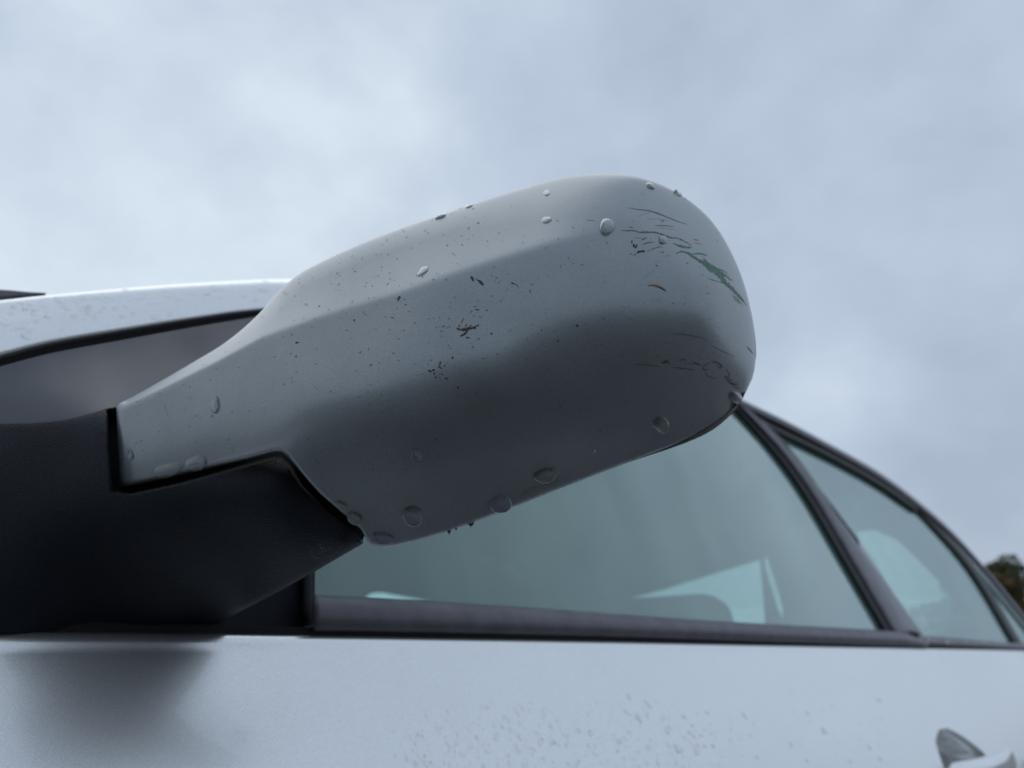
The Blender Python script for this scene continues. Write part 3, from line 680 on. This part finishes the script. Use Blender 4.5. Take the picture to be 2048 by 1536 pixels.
# ragged flash on the moulding at the outer end
H2 = base_h(G2[..., 0], G2[..., 1])
P2 = on_mirror(G2[..., 0], G2[..., 1], H2)
V = list(P2.reshape(-1, 3)); nr, nc = P2.shape[:2]; Fc = grid_faces(nr, nc, flip=True)
prev = [(nr-1)*nc+j for j in range(nc)]
for dh, sh in ((.003, -1), (.012, -3), (.03, -7)):
    q = G2[-1]+np.array([-.3, 1])*sh; base = len(V); V += list(on_mirror(q[:, 0], q[:, 1], H2[-1]-dh))
    for j in range(nc-1): Fc.append((prev[j], prev[j+1], base+j+1, base+j))
    prev = [base+j for j in range(nc)]
M_foot = plastic('smooth_foot_plastic', (.009, .012, .023), .40, .12, 900, .0002)  # same plastic as the arm; sky sheen put into a lighter, bluer colour
pbsdf(M_foot).inputs['Specular IOR Level'].default_value = .38
arm = mesh_obj('mirror_arm', V, Fc, M_black, mirror)
up = np.zeros(G2.shape[:2], bool); up[:59] = True
arm.data.materials.append(M_foot)
arm.data.materials.append(M_gap)  # groove walls blackened: its shade is put into the colour
inr = (inside(G2[..., 0], G2[..., 1], RECP) | (seg_dist(G2[..., 0], G2[..., 1], RECP+[RECP[0]]) < 4)) & (G2[..., 1] > 819)
mi = [2 if (f[2] < nr*nc and f[0] < nr*nc and inr.flat[f[0]]) else 1 if (f[0] < nr*nc and f[2] < nr*nc and up.flat[f[0]]) else 0 for f in Fc]
arm.data.polygons.foreach_set('material_index', mi)
# smooth upper part of the foot is the same plastic, ungrained, with sky sheen in its colour: separate sail panel filling the window corner
sailc = [(360, 1140), (640, 1080), (627, 1120), (627, 1252), (600, 1256), (360, 1256)]
q = np.array(sailc, float)
poly_obj('sail_panel', hit(q[:, 0], q[:, 1], lambda x, z: Yg(x, z)-.002), M_black, mirror, thick=.003)
ribbon('sail_edge_seal', [(601, 1120), (602, 1180), (601, 1225), (606, 1240)], [(626, 1110), (626, 1180), (626.5, 1225), (626, 1242)], Yg, .006, M_black, crown=.003, curve=False)

# ================================================================== MARKS ON THE SHELL (flat wear and dirt with a shape of its own)
def S(px, py, lift=0.):
    px = np.asarray(px, float); py = np.asarray(py, float); p = on_mirror(px, py, shell_h(px, py))
    return p+unit(CAM-p)*lift
def Nrm(px, py, e=2.0, fn=None):
    fn = fn or S
    a = fn(px+e, py)-fn(px-e, py); b_ = fn(px, py+e)-fn(px, py-e); n_ = unit(np.cross(a, b_)); p = fn(px, py)
    s_ = np.sign(np.sum(n_*(CAM-p), -1)); return n_*s_[..., None]
M_green = mat('dark_green_paint_transfer', (.016, .125, .075), rough=.45)
M_scr = mat('grey_scratch', (.072, .088, .092), rough=.6)
M_scr2 = mat('faint_scratch', (.13, .15, .16), rough=.5)
M_brown = mat('dried_insect', (.055, .020, .014), rough=.7)
M_tan = mat('dry_leaf_bit', (.20, .125, .055), rough=.7)
M_moss = mat('algae_speck', (.025, .050, .035), rough=.8)
def ragged(m, scale, lo, hi, stretch=(1, 1, 3)):
    t = m.node_tree; nz = noise(m, scale, 4, .65, stretch); a = ramp_(m, nz.outputs[0], lo, hi, (0, 0, 0), (1, 1, 1))
    t.links.new(a, pbsdf(m).inputs['Alpha'])
ragged(M_green, 650, .30, .46); ragged(M_scr, 900, .30, .48); ragged(M_scr2, 900, .38, .60); ragged(M_brown, 1600, .26, .40)
LIFT = .00018
class Marks:
    def __init__(s): s.V = []; s.F = []
    def stroke(s, pts, w, jag=0.):
        p = smooth_curve(pts, max(6, int(len(pts)*7))) if len(pts) > 2 else interp_poly(pts, 8)
        t = np.gradient(p, axis=0); t = t/np.maximum(np.linalg.norm(t, axis=1, keepdims=True), 1e-6); nn = np.stack([-t[:, 1], t[:, 0]], 1)
        u = np.linspace(0, 1, len(p)); ww = np.maximum(.85*w*np.sin(math.pi*np.clip(u*.94+.03, 0, 1))**.5, .25)[:, None]*(1+jag*rng.uniform(-1, 1, (len(p), 1)))
        a = p+nn*ww/2; b_ = p-nn*ww/2*(1+jag*rng.uniform(-1, 1, (len(p), 1))); base = len(s.V)
        s.V += list(S(a[:, 0], a[:, 1], LIFT))+list(S(b_[:, 0], b_[:, 1], LIFT)); n_ = len(p)
        s.F += [(base+i, base+i+1, base+n_+i+1, base+n_+i) for i in range(n_-1)]; return s
    def dot(s, x, y, rx, ry, rot=0, jag=.25, n=9):
        a = np.linspace(0, 2*math.pi, n, endpoint=False); r = 1+jag*rng.uniform(-1, 1, n); c_, s_ = math.cos(rot), math.sin(rot)
        dx = rx*r*np.cos(a); dy = ry*r*np.sin(a); base = len(s.V)
        s.V += list(S(x+dx*c_-dy*s_, y+dx*s_+dy*c_, LIFT)); s.F.append(tuple(range(base, base+n))); return s
    def build(s, name, m, parent=mirror, label=None, kind=None):
        o = mesh_obj(name, s.V, s.F, m, parent, smooth=False)
        if label: o['label'] = label
        if kind: o['kind'] = kind
        return o
def wander(x, y, dx, dy, n, j): 
    t = np.linspace(0, 1, n)[:, None]; return np.array([x, y])+t*np.array([dx, dy])+rng.normal(0, j, (n, 2))
# green paint scuff round the outer shoulder
g = Marks()
g.stroke([(1352, 507), (1362, 503), (1374, 505), (1388, 513), (1400, 522), (1412, 530)], 4, .4)
g.stroke([(1370, 503), (1385, 512), (1400, 522), (1420, 532), (1432, 543)], 6, .5).stroke([(1398, 520), (1412, 528), (1424, 538), (1440, 548), (1450, 560)], 13, .4)
g.stroke([(1428, 540), (1440, 553), (1452, 566), (1466, 578), (1478, 592)], 8, .5).stroke([(1442, 560), (1456, 572), (1468, 582), (1480, 596), (1487, 604)], 5, .5)
g.stroke([(1476, 586), (1486, 600), (1494, 612)], 2, .5).stroke([(1385, 508), (1400, 507), (1412, 511)], 3, .5).stroke([(1394, 506), (1406, 508), (1414, 512)], 3, .4)
for k in range(12):
    u = rng.uniform(0, 1); x = 1405+u*50; y = 520+u*38-rng.uniform(0, 8); g.stroke(wander(x, y, rng.uniform(10, 22), rng.uniform(9, 17), 4, .5), rng.uniform(.8, 2), .5)
for k in range(6):
    u = rng.uniform(0, 1); x = 1462+u*22; y = 585+u*22; g.stroke(wander(x, y, rng.uniform(8, 13), rng.uniform(12, 17), 4, .4), rng.uniform(.6, 1.2), .4)
g.stroke([(1353, 489), (1363, 493), (1378, 495), (1385, 494)], 4, .6).stroke([(1346, 486), (1356, 490), (1366, 491)], 2, .5)
g.build('paint_scuff', M_green, kind='stuff', label='dark green paint smear around the outer shoulder of the mirror')
k_ = Marks()
k_.dot(1268, 491, 4, 2.5, 1.1).dot(1273, 492, 2, 4, .3).dot(1264, 483, 1.3, 3, 0).dot(1280, 503, 6, 2, -.1).dot(1286, 502, 4, 1.8, .2).dot(1276, 504, 3, 1.5, 0).dot(1208, 451, 1.5, 4.5).dot(1206, 455, 1.2, 3)
k_.dot(955+2, 563, 0.1, .1)
k_.dot(944, 556, 4, 2.6, .9).dot(946, 559, 2, 3.2, .2).dot(798, 595, 3.5, 2, -.9).dot(796, 599, 1.5, 2.4, .3)
k_.build('algae_fleck', M_moss, kind='stuff')
# black scratches
s1 = Marks()
s1.stroke([(1256, 415), (1272, 418), (1290, 420), (1310, 424), (1330, 432), (1352, 441), (1375, 449)], 1.8)
s1.stroke([(1268, 476), (1285, 475)], .8).stroke([(1243, 460), (1252, 461), (1268, 461), (1278, 464), (1292, 464), (1305, 464), (1320, 467), (1334, 472), (1342, 475), (1354, 476), (1366, 481), (1384, 491)], 2.6, .5)
s1.stroke([(1258, 454), (1267, 454)], 1.2, .3).stroke([(1310, 451), (1330, 451), (1347, 453)], 1.4, .3).stroke([(1282, 480), (1290, 476), (1295, 475)], 2, .4).stroke([(1285, 489), (1295, 485), (1308, 484)], 1.8, .4)
s1.stroke([(1295, 502), (1310, 496), (1323, 492)], 1.3, .4).stroke([(1387, 478), (1398, 481)], 1.6, .2).stroke([(1388, 485), (1406, 489)], .9, .2).stroke([(1321, 504), (1329, 504)], 1.8, .3).stroke([(1317, 472), (1322, 486), (1326, 487)], 1.6, .3)
s1.stroke([(1416, 556), (1430, 561), (1447, 566)], 1).stroke([(1310, 530), (1318, 532)], 1.4, .4).stroke([(1331, 512), (1338, 511)], 1.2, .5)
s1.stroke([(1172, 440), (1190, 441)], 1, .3)
s1.build('scratch', M_scr, kind='stuff', label='thin black scratches on the outer end of the mirror shell')
s2 = Marks()
s2.stroke([(1275, 433), (1300, 424), (1322, 430), (1340, 437)], 1).stroke([(1290, 438), (1315, 438), (1338, 441)], 1).stroke([(1282, 559), (1297, 549), (1312, 536)], .9)
s2.stroke([(1310, 456), (1332, 456), (1357, 461)], .8)
for k in range(24):
    x = rng.uniform(1150, 1470); y = np.interp(x, [1150, 1470], [640, 680])+rng.uniform(-40, 60); s2.stroke(wander(x, y, rng.uniform(8, 26), rng.uniform(0, 8), 4, 1.), rng.uniform(.5, 1.1), .3)
s2.stroke([(327, 806), (331, 818), (336, 830), (341, 838)], 1)
s2.build('scratch', M_scr2, kind='stuff', label='faint grey hairline scratches across the shell')
# kerb rash near the lower outer corner
s3 = Marks()
s3.dot(1328, 725, 4, 2.5).dot(1333, 723, 4.5, 3).dot(1337, 726, 3, 2).stroke([(1386, 726), (1395, 728), (1402, 732)], 3, .4).stroke([(1359, 722), (1366, 719), (1373, 722)], 1.8, .5)
s3.stroke([(1406, 734), (1407, 738), (1412, 740), (1416, 739)], 2.6, .4).stroke([(1406, 733), (1412, 730), (1419, 725)], 1.8, .6).stroke([(1424, 723), (1432, 724), (1444, 732), (1441, 736), (1433, 731)], 3.5, .5)
s3.stroke([(1452, 738), (1456, 744), (1459, 750), (1454, 754)], 2.5, .5).stroke([(1272, 729), (1300, 731), (1320, 733)], 1.4, .3).stroke([(1345, 735), (1372, 738), (1390, 741)], 2.2, .4)
s3.stroke([(1410, 742), (1414, 750), (1424, 756), (1432, 757)], 1.6, .7)
s3.stroke([(1345, 668), (1375, 670), (1400, 675), (1420, 682)], 1.6, .5).stroke([(1422, 690), (1440, 700), (1462, 710), (1470, 713)], 1.7, .5)
for k in range(9): s3.stroke(wander(1446+k*2.3, 754+k*2.3, rng.uniform(10, 20), rng.uniform(0, 5), 4, .8), rng.uniform(1.2, 3.2), .5)
s3.stroke([(1494, 693), (1500, 700), (1506, 708)], 2.5, .6)
s3.build('kerb_scuff', M_scr, kind='stuff', label='ragged black scuffs by the lower outer corner of the mirror')
# squashed insects
i1 = Marks()
i1.stroke([(913, 656), (922, 659), (932, 658), (940, 656), (947, 655), (953, 656)], 6, .5).stroke([(917, 653), (920, 650)], 3).stroke([(936, 655), (944, 649)], 1.6).stroke([(930, 652), (934, 648)], 2).stroke([(946, 654), (958, 649)], 1.3)
i1.stroke([(922, 646), (927, 636)], 1.4).stroke([(920, 672), (928, 668), (936, 661)], 4, .4).stroke([(930, 674), (940, 676)], 2.2, .5).dot(957, 677, 2, 1.2).dot(983, 667, 2, 1.6).stroke([(950, 618), (954, 619), (959, 619)], 1.8, .3).dot(974, 620, 1.6, 1.2).stroke([(940, 626), (945, 620)], 1)
i1.build('squashed_insect', M_brown, kind='stuff', label='reddish brown squashed insect in the middle of the shell')
i2 = Marks()
for x, y, rx, ry, ro in ((860, 742, 4, 1.8, .15), (867, 740, 3, 1.6, .2), (880, 726, 1.2, 4.5, .2), (878, 733, 2.3, 1.5, .6), (882, 736, 2.6, 1.3, .7), (889, 731, 1.1, 2.5, .6), (868, 747, 1.2, 2.8, .6), (871, 754, 2.4, 1.6, -.7), (884, 748, 1.6, 1.6, 0), (893, 757, 3.4, 1.7, .3), (905, 715, 2, 2, 0), (862, 720, 1.5, 1, 0), (916, 775, 2, 2, 0), (1155, 651, 2.6, 2.6, 0), (1083, 660, 1.8, 1.2, .3), (1116, 682, 3, 1.5, 0)):
    i2.dot(x, y, rx, ry, ro)
i2.build('squashed_insect', M_brown, kind='stuff', label='scattered brown specks of a second insect below the first')
i3 = Marks()
i3.stroke([(957, 560), (961, 564), (967, 570)], 6, .3).stroke([(951, 556), (958, 563)], 2).stroke([(1022, 565), (1028, 567)], 3).stroke([(1027, 566), (1035, 571), (1038, 576)], 1.2)
i3.build('leaf_fragment', M_brown, kind='stuff', label='small brown plant fragments near the upper crease')
i4 = Marks(); i4.stroke([(1296, 571), (1306, 570), (1318, 573), (1326, 577), (1333, 582)], 4.4, .25)
i4.build('leaf_fragment', M_tan, label='curved tan plant fragment near the outer end')
i5 = Marks(); i5.stroke([(1314, 573), (1322, 576), (1330, 581)], 1.8, .3).stroke([(590, 686), (597, 684)], 3, .4).stroke([(780, 634), (788, 636)], 1.4, .5)
i5.build('leaf_fragment', M_brown, kind='stuff')
# dirt specks: hundreds of tiny ones
sp = Marks()
for k in range(1500):
    x = rng.uniform(260, 1480); y = rng.uniform(380, 1040)
    if not inside(np.array(x), np.array(y), [tuple(p) for p in top_d[::4]]+[(1505, 740), (1470, 790)]+[tuple(p) for p in bot_px[::-1]]): continue
    if y > 760 and rng.uniform() < .6: continue
    if rng.uniform() < .5*(x > 1000): continue
    a = rng.uniform(0, math.pi) if rng.uniform() < .4 else -.5+rng.normal(0, .3)
    s = rng.uniform(.5, 1.2)**1.4
    if rng.uniform() < .35: sp.stroke([(x, y), (x+math.cos(a)*6*s, y+math.sin(a)*6*s)], .9*s, .5)
    else: sp.dot(x, y, 1.9*s*rng.uniform(.5, 1.4), .8*s, a, .4, 6)
sp.build('dirt_speck', M_scr, kind='stuff')
# moulded lettering, E-mark: laid flat, their own tint stands in for relief shading
M_shell2 = M_shell
def tinted_text(txt, px, py, ang, size, mapper, m, name, flipx=1, lift=.0002):
    cu = bpy.data.curves.new(name, 'FONT'); cu.body = txt; cu.size = size; cu.align_x = 'CENTER'; cu.extrude = 0
    o = bpy.data.objects.new(name, cu); C.objects.link(o); dg = bpy.context.evaluated_depsgraph_get(); me = bpy.data.meshes.new_from_object(o.evaluated_get(dg)); bpy.data.objects.remove(o)
    co = np.array([v.co[:] for v in me.vertices]); c_, s_ = math.cos(ang), math.sin(ang)
    x = co[:, 0]*flipx; y = -co[:, 1]; X = px+x*c_-y*s_; Y = py+x*s_+y*c_
    V = mapper(X, Y, lift)
    return mesh_obj(name, V, [tuple(p.vertices) for p in me.polygons], m, mirror, smooth=False)
M_mould = paint('letter_relief_tint', (.20, .22, .225), (.14, .15, .145), metal=.5, rough=.5, grime=.5, coat=.5)
tinted_text('USIIDIAWASRJT', 1083, 977, math.radians(-23), 13, S, M_mould, 'moulded_lettering')
def SB(px, py, lift=0.):
    px = np.asarray(px, float); py = np.asarray(py, float); p = on_mirror(px, py, base_h(px, py)); return p+unit(CAM-p)*lift
M_mould2 = mat('mark_relief_tint', (.009, .011, .016), rough=.42)
tinted_text('E1', 655, 1101, math.radians(-24), 26, SB, M_mould2, 'approval_mark')
th = np.linspace(0, 2*math.pi, 49); V = []
for rr_ in (1.0, .94): V.append(SB(653+33*rr_*np.cos(th)*math.cos(-.4)-17*rr_*np.sin(th)*math.sin(-.4), 1097+33*rr_*np.cos(th)*math.sin(-.4)+17*rr_*np.sin(th)*math.cos(-.4), .0002))
grid_obj('approval_ring', np.array(V), M_mould2, mirror)

M_rub = mat('pale_rub_mark', (.10, .105, .11), rough=.7); ragged(M_rub, 1500, .50, .66)
r1 = Marks(); S_keep = S; S = SB
for pts_, w_ in (([(428, 946), (440, 941), (455, 939), (466, 941)], 4), ([(470, 944), (480, 950), (488, 960)], 1.6), ([(486, 958), (494, 966), (499, 975)], 1), ([(284, 1022), (296, 1027)], 2), ([(316, 1032), (326, 1036), (336, 1039)], 2.2), ([(166, 1008), (172, 1012)], 1.5), ([(530, 1056), (531, 1068)], 1.3), ([(30, 1076), (33, 1078)], 2), ([(340, 1042), (358, 1050)], 1)):
    r1.stroke(pts_, w_, .5)
r1.build('rub_mark', M_rub, kind='stuff', label='pale rub marks on the black mirror arm'); S = S_keep
# ================================================================== RAINDROPS
def drop_mesh(fn, x, y, rx, ry, rot, hgt, tear=0., nr=11, na=32, sag=.5, edge=.06, seed=0, wob=.06):
    """a dome of water sitting on the surface fn; tear narrows its upper end, sag swells the lower end"""
    r = np.random.default_rng(seed); V = []; ph = r.uniform(0, 6.28, 3)
    a = np.linspace(0, 2*math.pi, na, endpoint=False); c_, s_ = math.cos(rot), math.sin(rot)
    out_ = 1+wob*np.sin(2*a+ph[0])+wob*.7*np.sin(3*a+ph[1])
    qs = np.r_[np.sin(np.linspace(0, math.pi/2, nr))[1:][::-1], 1e-3][:, None]      # rim first
    dx = rx*qs*out_*np.cos(a); dy = ry*qs*out_*np.sin(a); up = np.clip(-dy/ry, 0, 1); dx = dx*(1-tear*up)
    X = x+dx*c_-dy*s_; Y = y+dx*s_+dy*c_; p = fn(X, Y)
    n_ = Nrm(X, Y, 1.5, fn) if na > 20 else np.broadcast_to(Nrm(np.array([x]), np.array([y]), 1.5, fn), p.shape)
    hh = hgt*np.sqrt(np.maximum(0, 1-qs*qs))*(1+sag*dy/ry*qs); hh[0] = -min(.0002, .12*hgt)
    V = p+n_*hh[..., None]; top = V[-1].mean(0); V = np.concatenate([V[:-1].reshape(-1, 3), top[None]], 0); nrg = len(qs)-1; Fc = []
    for i in range(nrg-1):
        for j in range(na): Fc.append((i*na+j, i*na+(j+1) % na, (i+1)*na+(j+1) % na, (i+1)*na+j))
    for j in range(na): Fc.append(((nrg-1)*na+j, (nrg-1)*na+(j+1) % na, nrg*na))
    Fc.append(tuple(range(na-1, -1, -1)))
    # orient outwards
    return V, Fc
def fix_normals(o):
    bm = bmesh.new(); bm.from_mesh(o.data); bmesh.ops.recalc_face_normals(bm, faces=bm.faces[:]); bm.to_mesh(o.data); bm.free()
def add_drop(fn, label, x, y, rx, ry, rot=0, hgt=None, tear=0., group='raindrops on the mirror', seed=0, **k):
    hgt = hgt if hgt is not None else .33*min(rx, ry)*PXM
    V, Fc = drop_mesh(fn, x, y, rx, ry, math.radians(rot), hgt, tear, seed=seed, **k)
    o = mesh_obj('raindrop', V, Fc, M_water if rx > 5.5 and fn is S else M_bead, None, recentre=True); fix_normals(o)
    return tag(o, label, 'raindrop', group)
DR = [('large round raindrop beside the scratches at the outer end of the mirror', 1214, 453, 16, 16, 0, 0),
 ('small raindrop near the top edge of the mirror, above a faint flat one', 1093, 386, 7, 6, 0, .3),
 ('faint flat raindrop on the upper face of the mirror below a smaller one', 1093, 440, 10, 7, -10, .0),
 ('flattened raindrop high on the outer shoulder of the mirror', 1301, 372, 10, 5, 28, .0),
 ('thin raindrop seen edge-on at the outer top corner of the mirror', 1357, 387, 10, 4, 38, .0),
 ('flattened raindrop on the top edge of the mirror, the lower of a pair', 881, 433, 13, 3.5, -22, .0),
 ('thin raindrop on the top edge of the mirror right of the flattened pair', 938, 412, 9, 3, -18, .0),
 ('long vertical raindrop on the arm cover of the mirror', 431, 810, 9, 17, 4, .15),
 ('small tear-shaped raindrop near the inner end of the arm cover', 261, 908, 6.5, 14, -3, .75),
 ('round raindrop on the dark lower outer face of the mirror', 1321, 847, 16, 14, -35, .0),
 ('raindrop on the lower crease of the mirror left of centre', 833, 909, 14, 12, 25, .2),
 ('pointed raindrop above the moulded lettering under the mirror', 1090, 948, 24, 13, -22, .0),
 ('round raindrop at the start of the moulded lettering under the mirror', 1000, 1005, 22, 16, -15, .0),
 ('large round raindrop in the middle of the mirror underside', 825, 1028, 22, 17, 0, -.1),
 ('wide raindrop at the lowest point of the mirror shell', 765, 1074, 24, 10, 5, .0),
 ('raindrop against the diagonal edge by the black arm', 710, 1034, 18, 10, 28, .0),
 ('faint flat raindrop just above the one on the diagonal edge', 683, 1008, 12, 6, 28, .0),
 ('round raindrop at the lower outer corner of the mirror', 1470, 794, 13, 12, -20, .0),
 ('faint stretched raindrop just above the crease of the mirror', 846, 542, 14, 7, -38, .2),
 ('small raindrop just below the long black scratch', 1326, 480, 8, 9, 0, .0),
 ('wide raindrop on the lower edge of the arm cover, the left of two', 335, 940, 30, 14, -14, .0),
 ('wide raindrop on the lower edge of the arm cover, the right of two', 392, 926, 24, 14, -14, .0),
 ('tiny ring-like raindrop on the dark underside of the mirror', 1187, 902, 4.5, 3.5, 0, .0)]
for k, (lab, x, y, rx, ry, rot, tear) in enumerate(DR):
    flat = .5 if ('faint' in lab) else 1.
    if 'lower edge of the arm' in lab: flat = .45
    add_drop(S, lab, x, y, rx, ry, rot, (1.0 if 'under' in lab or 'lower' in lab or 'lowest' in lab or 'diagonal' in lab else .62)*flat*min(rx, ry)*PXM*(1.6 if min(rx, ry) < 6 else 1), tear, seed=k, sag=(.95 if y > 840 else .5))
# hanging beads of grit at the shell's lower lip
def spur(x, y, w, l, dx, fn, m):
    V = fn(np.array([x-w, x-w*.4, x+w*.5, x+w, x+dx, x+dx-.5]), np.array([y-1.5+w*.3, y+l*.3, y+l*.35, y-1.5-w*.3, y+l, y+l*.8]), 0.0003); V = np.concatenate([V, V+np.array([.0006, .0006, 0])])
    mesh_obj('moulding_burr', V, [(0, 1, 2, 3), (1, 5, 4, 2), (6, 7, 8, 9), (7, 11, 10, 8), (0, 1, 7, 6), (2, 3, 9, 8), (1, 5, 11, 7), (4, 2, 8, 10)], m, mirror, smooth=False)
for x, y, w, l, dx in ((942, 1048, 7, 6, -2), (898, 1063, 4, 8, 1), (912, 1059, 2, 2, 0)): spur(x, y, w, l, dx, S, M_rubber)
for x, y, w, l, dx in ((714, 1088, 5, 7, 2), (721, 1082, 3, 8, 1), (700, 1098, 4, 3, 1)): spur(x, y, w, l, dx, SB, M_rubber)
# raindrops on the pillar
def SP(px, py, lift=0.):
    px = np.asarray(px, float); py = np.asarray(py, float)
    ty = np.interp(px, top_l[:, 0], top_l[:, 1]); by = np.interp(px, bot_l[:, 0], bot_l[:, 1]); t = np.clip((py-ty)/(by-ty), 0, 1)
    off = np.where(t < .45, .009*np.sqrt(np.maximum(0, 1-(1-np.minimum(t/.45, 1))**2)), .009*np.sqrt(np.maximum(0, 1-((t-.45)/.55*.98)**6)))
    return hit(px, py, lambda x, z: Yp(x, z)+.007-off-lift)
PP = [('large flat raindrop low on the silver windscreen pillar at far left', 52, 671, 12, 7, 25), ('raindrop on the silver pillar, second from the left of the big ones', 95, 633, 8, 4, 5),
      ('raindrop on the silver pillar in the middle of its big drops', 176, 620, 8.5, 4, 5), ('large flat raindrop on the silver pillar nearest the mirror', 313, 635, 13, 6, 8), ('small raindrop on the pillar right of the others', 356, 600, 6, 3, 5)]
PXP = .5/FPX
for k, (lab, x, y, rx, ry, rot) in enumerate(PP):
    add_drop(SP, lab, x, y, rx, ry, rot, .30*ry*PXP, 0, 'raindrops on the windscreen pillar', seed=50+k, nr=7, na=20)
def droplets(name, fn, pts, label, group=None):
    V = []; Fc = []; base = 0
    for k, (x, y, rx, ry, rot, h, tear) in enumerate(pts):
        v, f = drop_mesh(fn, x, y, rx, ry, rot, h, tear, nr=4, na=9, seed=k, wob=.15)
        V.append(v); Fc += [tuple(i+base for i in q) for q in f]; base += len(v)
    o = mesh_obj(name, np.concatenate(V), Fc, M_bead); fix_normals(o)
    return tag(o, label, 'raindrops', kind='stuff')
pts = []
for k in range(190):
    x = rng.uniform(-20, 540); ty = np.interp(x, top_l[:, 0], top_l[:, 1]); by = np.interp(x, bot_l[:, 0], bot_l[:, 1])
    t = rng.beta(1.3, 2.6)*.8+.03; y = ty+(by-ty)*t
    if x > 250 and rng.uniform() < .45: continue
    s = rng.uniform(.6, 1.5)**1.4; pts.append((x, y, 4.2*s, (.9+1.9*t)*s, .08, 1.2*s*PXP, 0))
droplets('pillar_rain', SP, pts, 'fine rain beads along the silver windscreen pillar')
# raindrops on the door
def SD(px, py, lift=0.): return hit(np.asarray(px, float), np.asarray(py, float), lambda x, z: Ydoor(x, z)+bulge(.006)-lift)
def dpx(px): return hit(np.array([float(px)]), np.array([1450.]), lambda x, z: Ydoor(x, z))[0]
pts = []; big = []
for k in range(2300):
    x = rng.uniform(740, 1790); y = rng.uniform(1360, 1545)
    dens = smoothstep(x, 745, 880)*(1-.80*smoothstep(x, 1330, 1500))*smoothstep(y-(1385-(x-800)*.02), 0, 90)
    if rng.uniform() > dens*.72: continue
    d = np.linalg.norm(dpx(x)-CAM); s = (rng.pareto(3.2)*.9+.50)*.0009*FPX/d; s = min(s, 3.6)
    lean = .5*smoothstep(x, 800, 1500)+.35
    el = rng.uniform(1.0, 2.3)
    pts.append((x, y, s*.75, s*el, -lean+rng.normal(0, .15), .34*s*d/FPX, .3))
droplets('door_rain', SD, pts, 'many small rain beads running down the silver door')
for k, (x, y, rx, ry, rot, lab) in enumerate([(1015, 1438, 3.5, 9, -38, 'long raindrop on the door below the middle of the mirror'), (1181, 1466, 5, 7, -30, 'large round raindrop on the door below the window'), (1237, 1483, 4, 9, -45, 'slanting raindrop low on the door at mid-width'),
    (1355, 1497, 5, 12, -42, 'long slanting raindrop low on the door right of centre'), (1392, 1504, 4, 8, -30, 'raindrop low on the door just right of the long slanting one'), (1275, 1432, 4, 7, -40, 'raindrop on the door above the long slanting one'), (1258, 1393, 4.5, 7, -40, 'highest large raindrop on the door'),
    (1338, 1455, 3.5, 7, -35, 'raindrop alone on the plain part of the door'), (1648, 1462, 4, 9, -35, 'raindrop on the rear part of the door ahead of the handle'), (1582, 1490, 3.5, 6, -35, 'small raindrop between the two lone ones on the door'), (850, 1525, 3, 12, -30, 'thin running raindrop at the bottom edge of the photo')]):
    d = np.linalg.norm(dpx(x)-CAM)
    add_drop(SD, lab, x, y, rx, ry, rot, .42*rx*d/FPX, .35, 'raindrops on the door', seed=80+k, nr=6, na=16)
# beads on the waist moulding and on the glass
def SW(px, py, lift=0.): return hit(np.asarray(px, float), np.asarray(py, float), lambda x, z: Yg(x, z)-.0212-lift)
pts = []
for k in range(95):
    x = 820+1180*rng.uniform()**.8; a_ = np.interp(x, [624, 1000, 1500, 1800, 2050], [1203, 1222, 1254, 1274, 1289]); b_ = np.interp(x, [624, 1000, 1500, 1800, 2050], [1254, 1262, 1278, 1290, 1300])
    y = a_+(b_-a_)*rng.uniform(.05, .7); s = rng.uniform(.6, 1.5)**1.8; d = np.linalg.norm(dpx(x)-CAM); s *= .55/d
    pts.append((x, y, 3.2*s, 4.2*s, -.5, 1.1*s*d/FPX, .2))
droplets('moulding_rain', SW, pts, 'rain beads along the black moulding under the side window')
def SGl(px, py, lift=0.): return hit(np.asarray(px, float), np.asarray(py, float), lambda x, z: Yg(x, z)-lift)
pts = []
for k in range(90):
    x = rng.uniform(1000, 1760); y = rng.uniform(900, 1235)
    if not inside(np.array(x), np.array(y), [(900, 1090), (1450, 860), (1500, 870), (1600, 1000), (1740, 1230), (1000, 1200)]): continue
    s = rng.uniform(.5, 1.1); d = np.linalg.norm(SGl(x, y)-CAM); pts.append((x, y, 1.6*s, 2.2*s, -.3, .5*s*d/FPX, .2))
droplets('window_rain', SGl, pts, 'sparse fine rain specks on the front side window')
import time
print('tris', sum(len(o.data.polygons) for o in scene.objects if o.type == 'MESH'))
